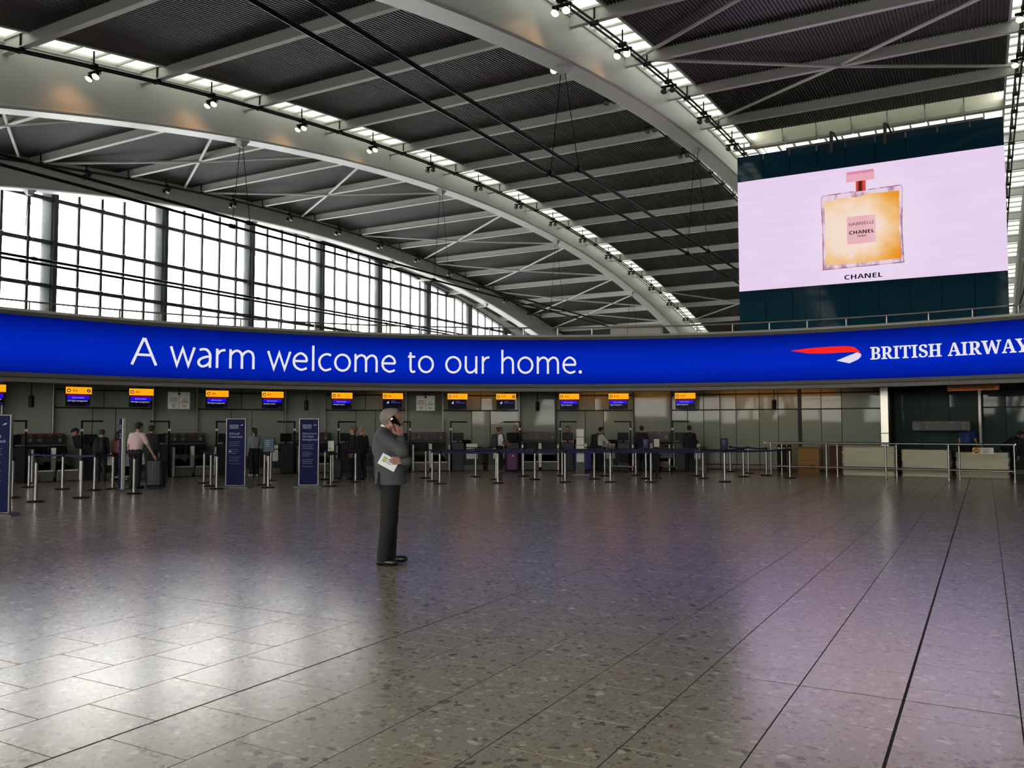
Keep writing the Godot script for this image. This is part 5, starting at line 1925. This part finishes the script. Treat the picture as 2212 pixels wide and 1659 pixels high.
func head_bones(c: Vector3, b: Basis, s: float) -> Array:
	var r := []
	for q in [[0, 0.028, -0.04, 0, 0.035, 0.02, 0.082, 0.080], [0, 0.0, -0.05, 0, -0.02, -0.03, 0.072, 0.066], [0, 0.01, 0.035, 0, -0.04, 0.045, 0.068, 0.060], [0, -0.05, 0.045, 0, -0.09, 0.062, 0.052, 0.036], [0, -0.098, 0.073, 0, -0.104, 0.075, 0.022, 0.020], [-0.045, -0.06, 0.02, -0.02, -0.095, 0.06, 0.03, 0.024], [0.045, -0.06, 0.02, 0.02, -0.095, 0.06, 0.03, 0.024], [0, 0.012, 0.100, 0, -0.028, 0.121, 0.009, 0.013], [-0.012, -0.032, 0.108, 0.012, -0.032, 0.108, 0.010, 0.010], [-0.035, 0.024, 0.090, 0.035, 0.024, 0.090, 0.014, 0.014], [0, -0.058, 0.098, 0, -0.070, 0.097, 0.014, 0.013], [0.080, 0.012, -0.002, 0.078, -0.028, 0.006, 0.016, 0.010], [-0.080, 0.012, -0.002, -0.078, -0.028, 0.006, 0.016, 0.010]]:
		r.append([c + b * (Vector3(q[0], q[1], q[2]) * s), c + b * (Vector3(q[3], q[4], q[5]) * s), q[6] * s, q[7] * s])
	return r

func hair_bones(c: Vector3, b: Basis, s: float, style: String) -> Array:
	var r := []
	for q in [[0, 0.032, -0.043, 0, 0.042, 0.022, 0.087, 0.084], [0, 0.0, -0.055, 0, -0.03, -0.045, 0.077, 0.068]]:
		r.append([c + b * (Vector3(q[0], q[1], q[2]) * s), c + b * (Vector3(q[3], q[4], q[5]) * s), q[6] * s, q[7] * s])
	var more := []
	match style:
		"ponytail": more = [[0, 0.03, -0.12, 0, -0.06, -0.15, 0.035, 0.04], [0, -0.06, -0.15, 0, -0.2, -0.12, 0.04, 0.018]]
		"long": more = [[0.05, -0.02, -0.05, 0.06, -0.2, -0.05, 0.06, 0.045], [-0.05, -0.02, -0.05, -0.06, -0.2, -0.05, 0.06, 0.045], [0, -0.02, -0.07, 0, -0.22, -0.08, 0.07, 0.05]]
		"bun": more = [[0, 0.07, -0.11, 0, 0.075, -0.125, 0.045, 0.045]]
		"cap": more = [[0, 0.05, 0.06, 0, 0.04, 0.14, 0.06, 0.03]]
	for q in more:
		r.append([c + b * (Vector3(q[0], q[1], q[2]) * s), c + b * (Vector3(q[3], q[4], q[5]) * s), q[6] * s, q[7] * s])
	return r

func person(label: String, at: Vector3, turn: float, tall: float, w: Dictionary) -> Node3D:
	var o := thing("person", label, "person", at, turn)
	var s := tall / 1.75
	var J := {"hip": Vector3(0, 0.94, 0), "waist": Vector3(0, 1.08, 0.0), "chest": Vector3(0, 1.27, -0.01), "nb": Vector3(0, 1.43, -0.02), "nt": Vector3(0, 1.52, 0.0), "head": Vector3(0, 1.635, 0.01), "shl": Vector3(0.165, 1.41, -0.02), "ell": Vector3(0.215, 1.13, -0.04), "wrl": Vector3(0.225, 0.89, 0.03), "shr": Vector3(-0.165, 1.41, -0.02), "elr": Vector3(-0.215, 1.13, -0.04), "wrr": Vector3(-0.225, 0.89, 0.03), "hl": Vector3(0.088, 0.92, 0), "kl": Vector3(0.095, 0.5, 0.02), "al": Vector3(0.1, 0.09, -0.02), "tl": Vector3(0.125, 0.036, 0.14), "hr": Vector3(-0.088, 0.92, 0), "kr": Vector3(-0.095, 0.5, 0.02), "ar": Vector3(-0.1, 0.09, -0.02), "tr": Vector3(-0.125, 0.036, 0.14)}
	var pose: Dictionary = w.get("pose", {})
	for k in pose: J[k] = pose[k]
	var lean: float = w.get("lean", 0.0)
	for k in ["waist", "chest", "nb", "nt", "head", "shl", "ell", "wrl", "shr", "elr", "wrr"]:
		J[k] = Vector3(0, 0.94, 0) + Basis(Vector3.RIGHT, lean) * (J[k] - Vector3(0, 0.94, 0))
	for k in J: J[k] *= s
	var hb_ := Basis(Vector3.UP, w.get("look", 0.0)) * Basis(Vector3.RIGHT, lean * 0.6 + w.get("nod", 0.0))
	var wide: float = w.get("wide", 1.0) * s
	var cell: float = w.get("cell", 0.02)
	var fine: float = w.get("fine", 0.011)
	var X := func(x: float) -> Vector3: return Vector3(x * s, 0, 0)
	var torso := func(e: float) -> Array:
		var r := []
		for q in [-1.0, 1.0]:
			r.append([J.hip + X.call(q * 0.055), J.waist + X.call(q * 0.05), (0.112 + e) * wide, (0.105 + e) * wide])
			r.append([J.waist + X.call(q * 0.05), J.chest + X.call(q * 0.07), (0.105 + e) * wide, (0.115 + e) * wide])
			r.append([J.chest + X.call(q * 0.07), J.nb.lerp(J["shl" if q > 0 else "shr"], 0.55) - Vector3(0, 0.03 * s, 0), (0.115 + e) * wide, (0.072 + e) * wide])
		r.append([J.nb, J.nb.lerp(J.chest, 0.4), (0.07 + e) * wide, (0.1 + e) * wide])
		return r
	var arms := func(e: float, fore: float) -> Array:
		var r := []
		for q in ["l", "r"]:
			r.append([J["sh" + q], J["el" + q] if fore > 0.0 else J["sh" + q].lerp(J["el" + q], 0.7), (0.056 + e) * wide, (0.044 + e) * wide])
			if fore > 0.0: r.append([J["el" + q], J["el" + q].lerp(J["wr" + q], fore), (0.044 + e) * wide, (0.034 + e * 0.9) * wide])
		return r
	var lw: float = w.get("leg_wide", 1.6)
	var legs := func(e: float) -> Array:
		var r := [[J.hl + Vector3(0, 0.03, -0.015) * s, J.hr + Vector3(0, 0.03, -0.015) * s, (0.105 + e) * wide, (0.105 + e) * wide], [J.hip + Vector3(0, 0.02, 0) * s, J.waist, (0.1 + e) * wide, (0.1 + e) * wide]]
		for q in ["l", "r"]:
			r.append([J["h" + q], J["k" + q], (0.083 + e) * wide, (0.056 + e * lw) * wide])
			r.append([J["k" + q], J["a" + q] - (Vector3(0, 0.02 * s, 0) if e > 0.0 else Vector3.ZERO), (0.056 + e * lw) * wide, (0.036 + e * 1.3 * lw) * wide])
		return r
	var skin: StandardMaterial3D = mat(w.get("skin_key", "skin"), w.get("skin", rgb(170, 128, 108)), 0.5)
	# the body: limbs and trunk, head and hands on finer grids
	var g := G.new()
	net(g, torso.call(-0.012) + arms.call(-0.008, 1.0) + legs.call(-0.012) + [[J.nb, J.nt, 0.056 * s, 0.052 * s]] + [[Vector3(J.al.x, 0.06 * s, J.al.z), J.tl, 0.03 * s, 0.02 * s], [Vector3(J.ar.x, 0.06 * s, J.ar.z), J.tr, 0.03 * s, 0.02 * s]], 0.035, maxf(cell, 0.018))
	net(g, head_bones(J.head, hb_, s) + [[J.nb + Vector3(0, 0.02, 0), J.nt, 0.054 * s, 0.05 * s], [J.nt, J.head + hb_ * Vector3(0, -0.03, -0.02) * s, 0.05 * s, 0.05 * s]], 0.022 * s, fine)
	for q in ["l", "r"]:
		var hd: Array = w.get("hand" + q, [])
		var dir: Vector3 = (J["wr" + q] - J["el" + q]).normalized()
		if hd.size() == 0: hd = [dir + Vector3(0, 0, 0.1), Vector3(-1 if q == "l" else 1, 0, 0.1), -1.0 if q == "l" else 1.0, 0.28]
		net(g, hand(J["wr" + q] + dir * 0.02, hd[0], hd[1], hd[2], hd[3], s), 0.008, minf(fine * 0.7, 0.007))
	var body := part("body", g, skin, o)
	for q in [-1.0, 1.0]:
		g = G.new()
		g.lathe(J.head + hb_ * Vector3(q * 0.032, 0.006, 0.093) * s, [Vector2(0, -0.008), Vector2(0.008, -0.005), Vector2(0.010, 0), Vector2(0.008, 0.005), Vector2(0, 0.008)], 8)
		put("eye", g.mesh(), mat("eye_dark", rgb(40, 34, 32), 0.2), body)
	g = G.new()
	g.tube(J.head + hb_ * Vector3(-0.022, -0.064, 0.108) * s, J.head + hb_ * Vector3(0.022, -0.064, 0.108) * s, 0.005, 0.005, 6)
	put("mouth", g.mesh(), mat("lip", rgb(140, 80, 72), 0.5), body)
	# clothes follow the body and end at waist, cuffs and hems
	var long: bool = w.get("sleeve", "long") == "long"
	g = G.new()
	var bones: Array = torso.call(w.get("loose", 0.012)) + arms.call(0.012 if long else 0.016, 0.93 if long else 0.0)
	var cuts := [[Vector3.DOWN, -(J.hip.y - w.get("hem", 0.02) * s)]]
	var hollow: Array = w.get("hollow", [])
	if w.has("skirt_bones"): bones += w.skirt_bones
	bones = bones.map(func(b): return b)
	net(g, bones, w.get("soft", 0.03), w.get("cloth_cell", cell), cuts if lean < 0.3 else [], hollow)
	part(w.get("top_name", "jacket"), g, mat(w.top_key, w.top, 0.85), o)
	g = G.new()
	net(g, legs.call(0.012), 0.03, w.get("cloth_cell", cell), [[Vector3.DOWN, -0.045 * s]])
	part("trousers", g, mat(w.get("leg_key", "trousers_black"), w.get("leg", rgb(20, 20, 23)), 0.85), o)
	for q in ["l", "r"]:
		g = G.new()
		var a: Vector3 = J["a" + q]
		var t: Vector3 = J["t" + q]
		net(g, [[Vector3(a.x, 0.04 * s, a.z - 0.035 * s), t + Vector3(0, 0.006, 0), 0.04 * s, 0.034 * s], [Vector3(a.x, 0.055 * s, a.z), Vector3(a.x, 0.085 * s, a.z), 0.04 * s, 0.04 * s], [t, t + (t - Vector3(a.x, t.y, a.z)).normalized() * 0.035 * s, 0.034 * s, 0.024 * s]], 0.03, minf(cell, 0.012), [[Vector3.DOWN, 0.0]])
		part("shoe", g, mat(w.get("shoe_key", "shoe_black"), w.get("shoe", rgb(16, 15, 15)), 0.35), o)
	var hs: String = w.get("style", "short")
	g = G.new()
	var front: float = w.get("brow", 0.06) * s
	var nrm: Vector3 = hb_ * Vector3(0, -0.55, 0.83)
	var cut2 := [[nrm, nrm.dot(J.head) + front * 0.5]]
	if hs == "cap": cut2 = []
	if hs == "short":
		var dn: Vector3 = hb_ * Vector3(0, -1, -0.15)
		cut2.append([dn, dn.dot(J.head) + 0.075 * s])
	net(g, hair_bones(J.head, hb_, s, hs), 0.02, fine, cut2)
	part("hair" if hs != "cap" else "cap", g, mat(w.get("hair_key", "hair_dark"), w.get("hair", rgb(22, 18, 16)), 0.7), o)
	o.set_meta("joints", J)
	return o

func backpack(label: String, who: Node3D, m: Material) -> void:
	var J: Dictionary = who.get_meta("joints")
	var b := Basis(Vector3.UP, who.rotation.y)
	var c: Vector3 = J.chest.lerp(J.waist, 0.3) + Vector3(0, 0, -0.22)
	var o := thing("backpack", label, "backpack", who.position + b * c, who.rotation.y)
	var g := G.new()
	net(g, [[Vector3(-0.08, -0.18, 0.0), Vector3(-0.07, 0.16, 0.0), 0.085, 0.075], [Vector3(0.08, -0.18, 0.0), Vector3(0.07, 0.16, 0.0), 0.085, 0.075], [Vector3(-0.07, -0.14, -0.05), Vector3(0.07, -0.14, -0.05), 0.07, 0.07]], 0.04, 0.016)
	part("bag", g, m, o)
	for s in [-1.0, 1.0]:
		g = G.new()
		var sh: Vector3 = J.shl if s > 0 else J.shr
		var a := sh * Vector3(0.72, 1, 1) - c
		g.path([Vector3(s * 0.09, 0.17, 0.04), a + Vector3(0, 0.075, -0.04), a + Vector3(0, 0.05, 0.09), a + Vector3(0, -0.1, 0.15), Vector3(s * 0.14, -0.15, 0.15)], 0.018, 6)
		part("strap", g, m, o)

func build_people() -> void:
	# the man on the telephone, side on, right side towards the camera
	var P := func(x: float, zx: float, zy: float) -> Vector3: return Vector3(x, (1580.0 - zy) * 0.001225, (zx - 400.0) * 0.001225) / (1.85 / 1.75)
	var at := at_floor(-1.47, 10.02)
	var pose := {"hip": P.call(0.0, 425, 790), "waist": P.call(0.0, 430, 640), "chest": P.call(0.0, 395, 460), "nb": P.call(0.0, 378, 330), "nt": P.call(0.0, 415, 265), "head": P.call(0.0, 438, 190), "shl": P.call(0.18, 385, 360), "ell": P.call(0.07, 560, 620), "wrl": P.call(-0.225, 600, 584), "shr": P.call(-0.18, 365, 360), "elr": P.call(-0.31, 572, 500), "wrr": P.call(-0.145, 545, 372),
		"hl": P.call(0.085, 432, 815), "kl": P.call(0.09, 425, 1150), "al": P.call(0.095, 425, 1500), "tl": P.call(0.11, 540, 1545), "hr": P.call(-0.085, 428, 815), "kr": P.call(-0.09, 415, 1150), "ar": P.call(-0.1, 368, 1505), "tr": P.call(-0.12, 472, 1550)}
	var suit := rgb(66, 69, 71)
	var o := person("man in grey suit with short grey hair, standing alone, phone held to his ear", at, PI / 2, 1.85, {"pose": pose, "cell": 0.014, "fine": 0.0052, "cloth_cell": 0.0115, "wide": 1.06, "loose": 0.026, "soft": 0.045, "hem": 0.03, "top": suit, "top_key": "suit_grey", "leg": rgb(20, 21, 23), "leg_key": "trousers_suit", "hair": rgb(116, 104, 94), "hair_key": "hair_grey", "skin": rgb(150, 106, 90), "skin_key": "skin_pink", "brow": 0.015, "nod": 0.06, "leg_wide": 1.4,
		"handr": [Vector3(0.10, 0.95, -0.18), Vector3(0.75, 0.0, -0.65), 1.0, 0.34], "handl": [Vector3(-0.2, 0.0, -0.95), Vector3(1.0, 0.0, -0.2), -1.0, 0.25],
		"skirt_bones": [[(P.call(-0.225, 612, 584) as Vector3) * (1.85 / 1.75), (P.call(-0.225, 548, 588) as Vector3) * (1.85 / 1.75), 0.05, 0.047], [Vector3(-0.1, 0.84, 0.055), Vector3(-0.1, 1.2, 0.05), 0.105, 0.1], [Vector3(0.1, 0.84, 0.055), Vector3(0.1, 1.2, 0.05), 0.105, 0.1], [Vector3(-0.1, 0.85, 0.13), Vector3(-0.1, 1.25, 0.1), 0.09, 0.1], [Vector3(0.1, 0.85, 0.13), Vector3(0.1, 1.25, 0.1), 0.09, 0.1], [Vector3(-0.09, 0.82, -0.02), Vector3(-0.1, 1.2, -0.03), 0.1, 0.1], [Vector3(0.09, 0.82, -0.02), Vector3(0.1, 1.2, -0.03), 0.1, 0.1]],
		"hollow": [[(P.call(0.0, 418, 350) as Vector3) * (1.85 / 1.75), (P.call(0.0, 440, 200) as Vector3) * (1.85 / 1.75), 0.076, 0.095]]})
	var J: Dictionary = o.get_meta("joints")
	var g := G.new()
	# shirt collar and tie
	var col := []
	for i in 12:
		var a := TAU * i / 12
		var e := TAU * (i + 1) / 12
		col.append([J.nb + Vector3(0.074 * sin(a), 0.034 - 0.056 * cos(a), 0.034 + 0.066 * cos(a)), J.nb + Vector3(0.074 * sin(e), 0.034 - 0.056 * cos(e), 0.034 + 0.066 * cos(e)), 0.022, 0.022])
	net(g, col, 0.01, 0.007)
	part("shirt_collar", g, mat("shirt_white", rgb(214, 214, 216), 0.8), o)
	g = G.new()
	g.hexa([J.nb + Vector3(-0.03, -0.3, 0.215), J.nb + Vector3(0.03, -0.3, 0.215), J.nb + Vector3(0.03, -0.3, 0.205), J.nb + Vector3(-0.03, -0.3, 0.205), J.nb + Vector3(-0.02, 0.01, 0.10), J.nb + Vector3(0.02, 0.01, 0.10), J.nb + Vector3(0.02, 0.01, 0.085), J.nb + Vector3(-0.02, 0.01, 0.085)])
	part("tie", g, mat("tie_dark", rgb(24, 26, 34), 0.6), o)
	# open back vent of the jacket
	g = G.new()
	g.hexa([Vector3(-0.19, 0.915, -0.105), Vector3(-0.221, 0.915, -0.1), Vector3(-0.221, 0.915, -0.055), Vector3(-0.19, 0.915, -0.05), Vector3(-0.19, 1.09, -0.078), Vector3(-0.2225, 1.09, -0.075), Vector3(-0.2225, 1.09, -0.071), Vector3(-0.19, 1.09, -0.07)])
	part("back_vent", g, mat("trousers_suit"), o)
	g = G.new()
	g.tube(J.wrr.lerp(J.elr, 0.12), J.wrr.lerp(J.elr, 0.02), 0.041, 0.039, 12)
	part("shirt_cuff", g, mat("shirt_white"), o)
	var tf := o.transform
	var ph := thing("mobile_phone", "black mobile phone held at the man's ear", "phone", tf * (J.head + Vector3(-0.112, -0.035, 0.055)), PI / 2)
	g = G.new()
	var pb := Basis(Vector3.RIGHT, -0.62) * Basis(Vector3.BACK, -0.12)
	g.cbox(Vector3.ZERO, Vector3(0.010, 0.148, 0.074), 0.004, pb)
	mat("phone_black", rgb(8, 8, 9), 0.5).metallic_specular = 0.08
	part("case", g, mat("phone_black", rgb(10, 10, 11), 0.5), ph)
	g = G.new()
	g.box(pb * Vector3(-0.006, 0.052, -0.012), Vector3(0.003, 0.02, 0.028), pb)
	part("painted_highlight", g, mat("phone_shine", rgb(190, 186, 176), 0.2), ph)  # pale patch standing in for the white highlight on the phone
	var pc: Vector3 = (P.call(-0.235, 437, 600) as Vector3) * (1.85 / 1.75)
	var pp := thing("folded_paper", "white printed paper in the left hand of the man on the phone", "paper", tf * pc, PI / 2)
	g = G.new()
	var qb := Basis(Vector3(1, 0, 0), 0.50)
	g.box(Vector3.ZERO, Vector3(0.004, 0.135, 0.215), qb)
	g.box(Vector3(0.006, 0.002, 0.003), Vector3(0.003, 0.13, 0.21), qb)
	part("sheet", g, mat("paper_white", rgb(222, 222, 222), 0.7), pp)
	g = G.new()
	for k in 3: g.box(qb * Vector3(-0.003, 0.03 - 0.02 * k, -0.02), Vector3(0.002, 0.006, 0.12), qb)
	part("print", g, mat("ink"), pp)
	g = G.new()
	g.box(qb * Vector3(-0.003, 0.012, -0.055), Vector3(0.0015, 0.07, 0.03), qb)
	part("yellow_mark", g, mat("yellow_mark", rgb(206, 206, 70), 0.6), pp)
	# travellers and staff in the check-in zone
	var dark := rgb(20, 22, 28)
	person("man in a pale short-sleeved shirt leaning towards a black suitcase beside the slim totem", at_floor(-9.98, 22.5), PI - 0.25, 1.76, {"top": rgb(214, 186, 184), "top_key": "shirt_pale", "top_name": "shirt", "sleeve": "short", "lean": 0.16, "hair": rgb(36, 30, 28), "pose": {"elr": Vector3(-0.31, 1.14, 0.06), "wrr": Vector3(-0.42, 0.92, 0.16)}})
	person("broad person in dark clothes seen from behind right of the man in the pale shirt", at_floor(-10.68, 25.1), PI, 1.68, {"top": dark, "top_key": "cloth_dark", "wide": 1.12})
	var b1 := person("person in a dark vest over grey sleeves at the desk below sign A4", at_floor(-12.28, 25.4), PI + 0.2, 1.56, {"top": rgb(46, 48, 54), "top_key": "cloth_charcoal"})
	backpack("black backpack on the person at the desk below sign A4", b1, mat("bag_black", rgb(14, 14, 15), 0.8))
	person("person with dark hair just right of the traveller with the black backpack", at_floor(-11.95, 25.75), PI - 0.3, 1.5, {"top": rgb(150, 92, 88), "top_key": "cloth_rose", "top_name": "shirt", "style": "long"})
	person("check-in clerk in a cap leaning over the desk below sign A4", ring(-42.3, 21.95), -0.4, 1.66, {"top": dark, "top_key": "cloth_dark", "style": "cap", "lean": 0.42, "hair": rgb(40, 36, 36), "hair_key": "cap_dark"})
	person("woman with a dark ponytail in a grey top standing at the desk below sign A7", at_floor(-8.6, 28.3), -2.5, 1.6, {"top": rgb(120, 126, 136), "top_key": "cloth_grey", "top_name": "shirt", "style": "ponytail", "shoe": rgb(190, 190, 190), "shoe_key": "shoe_white", "hem": 0.1, "pose": {"elr": Vector3(-0.2, 1.15, 0.1), "wrr": Vector3(-0.12, 1.0, 0.28)}})
	person("fair-haired woman in black facing left beside another woman in black", at_floor(-4.95, 26.4), -1.3, 1.62, {"top": rgb(16, 17, 22), "top_key": "cloth_black", "style": "bun", "hair": rgb(96, 76, 54), "hair_key": "hair_fair", "hem": 0.12})
	person("woman in black with a blonde ponytail just left of the standing man", at_floor(-4.62, 26.1), -2.3, 1.62, {"top": rgb(16, 17, 22), "top_key": "cloth_black", "style": "ponytail", "hair": rgb(140, 112, 78), "hair_key": "hair_blonde", "hem": 0.14})
	var b2 := person("woman in a white short-sleeved top queueing beside the purple suitcase", at_floor(-0.45, 31.0), 2.0, 1.62, {"top": rgb(216, 206, 200), "top_key": "shirt_white_top", "top_name": "shirt", "sleeve": "short", "style": "bun", "hair": rgb(92, 48, 30), "hair_key": "hair_auburn", "hem": 0.1, "shoe": rgb(120, 120, 122), "shoe_key": "shoe_grey", "pose": {"elr": Vector3(-0.22, 1.14, 0.03), "wrr": Vector3(-0.16, 1.08, 0.26), "wrl": Vector3(0.16, 1.08, 0.26)}})
	backpack("grey backpack on the woman in the white top", b2, mat("bag_grey", rgb(52, 58, 64), 0.8))
	person("blonde clerk with a yellow scarf behind the desk below sign A11", ring(-2.6, 21.95), 0.2, 1.66, {"top": rgb(26, 28, 36), "top_key": "cloth_staff", "style": "long", "hair": rgb(150, 126, 88), "hair_key": "hair_gold", "pose": {"wrl": Vector3(0.03, 1.48, 0.14), "ell": Vector3(0.2, 1.2, 0.12)}})
	scarf(ring(-2.6, 21.95), 0.2)
	person("dark-haired clerk behind the monitor below sign A12", ring(2.65, 22.1), -0.1, 1.64, {"top": rgb(190, 160, 160), "top_key": "cloth_blush", "top_name": "shirt"})
	var b3 := person("person in a white long-sleeved top pushing the loaded luggage trolley", at_floor(3.15, 30.8), 1.95, 1.62, {"top": rgb(196, 196, 190), "top_key": "cloth_white", "top_name": "shirt", "lean": 0.15, "pose": {"elr": Vector3(-0.2, 1.2, 0.22), "wrr": Vector3(-0.14, 1.1, 0.46), "ell": Vector3(0.2, 1.2, 0.22), "wrl": Vector3(0.14, 1.1, 0.46)}})
	backpack("black backpack with a pale patch on the person pushing the trolley", b3, mat("bag_black"))
	person("person in dark clothes at the desk below sign A13, right of the trolley", at_floor(4.66, 30.55), PI - 0.1, 1.66, {"top": rgb(22, 22, 24), "top_key": "cloth_ink"})
	var rc := person("person in black with a red collar seen from behind at the desk below sign A14", at_floor(6.34, 30.35), PI - 0.05, 1.66, {"top": rgb(18, 18, 20), "top_key": "cloth_jet", "wide": 1.08})
	var K: Dictionary = rc.get_meta("joints")
	g = G.new()
	net(g, [[K.nb + Vector3(-0.055, 0.02, 0), K.nb + Vector3(0.0, -0.03, -0.075), 0.035, 0.03], [K.nb + Vector3(0.055, 0.02, 0), K.nb + Vector3(0.0, -0.03, -0.075), 0.035, 0.03]], 0.02, 0.012)
	part("red_collar", g, mat("collar_red", rgb(158, 16, 26), 0.7), rc)
	person("man in a blue short-sleeved top bending behind the right tray stack", ring(38.45, 22.6), 2.0, 1.82, {"top": rgb(40, 56, 104), "top_key": "cloth_blue", "top_name": "shirt", "sleeve": "short", "lean": 0.2, "pose": {"elr": Vector3(-0.22, 1.16, 0.12), "wrr": Vector3(-0.2, 0.98, 0.3)}})
	person("person in black stooping low right of the man in the blue top", ring(41.6, 22.4), 1.7, 1.68, {"top": rgb(16, 16, 17), "top_key": "cloth_black", "lean": 0.85, "pose": {"elr": Vector3(-0.22, 1.16, 0.2), "wrr": Vector3(-0.18, 1.0, 0.36)}})

func scarf(at: Vector3, turn: float) -> void:
	for c in get_children():
		if c.has_meta("joints") and c.position.is_equal_approx(at):
			var K: Dictionary = c.get_meta("joints")
			var g := G.new()
			net(g, [[K.nb + Vector3(-0.05, 0.02, 0.03), K.nb + Vector3(0, -0.02, 0.09), 0.03, 0.03], [K.nb + Vector3(0.05, 0.02, 0.03), K.nb + Vector3(0, -0.02, 0.09), 0.03, 0.03], [K.nb + Vector3(0, -0.02, 0.1), K.nb + Vector3(0.01, -0.22, 0.14), 0.03, 0.035]], 0.02, 0.012)
			part("scarf", g, mat("scarf_yellow", rgb(206, 170, 40), 0.7), c)
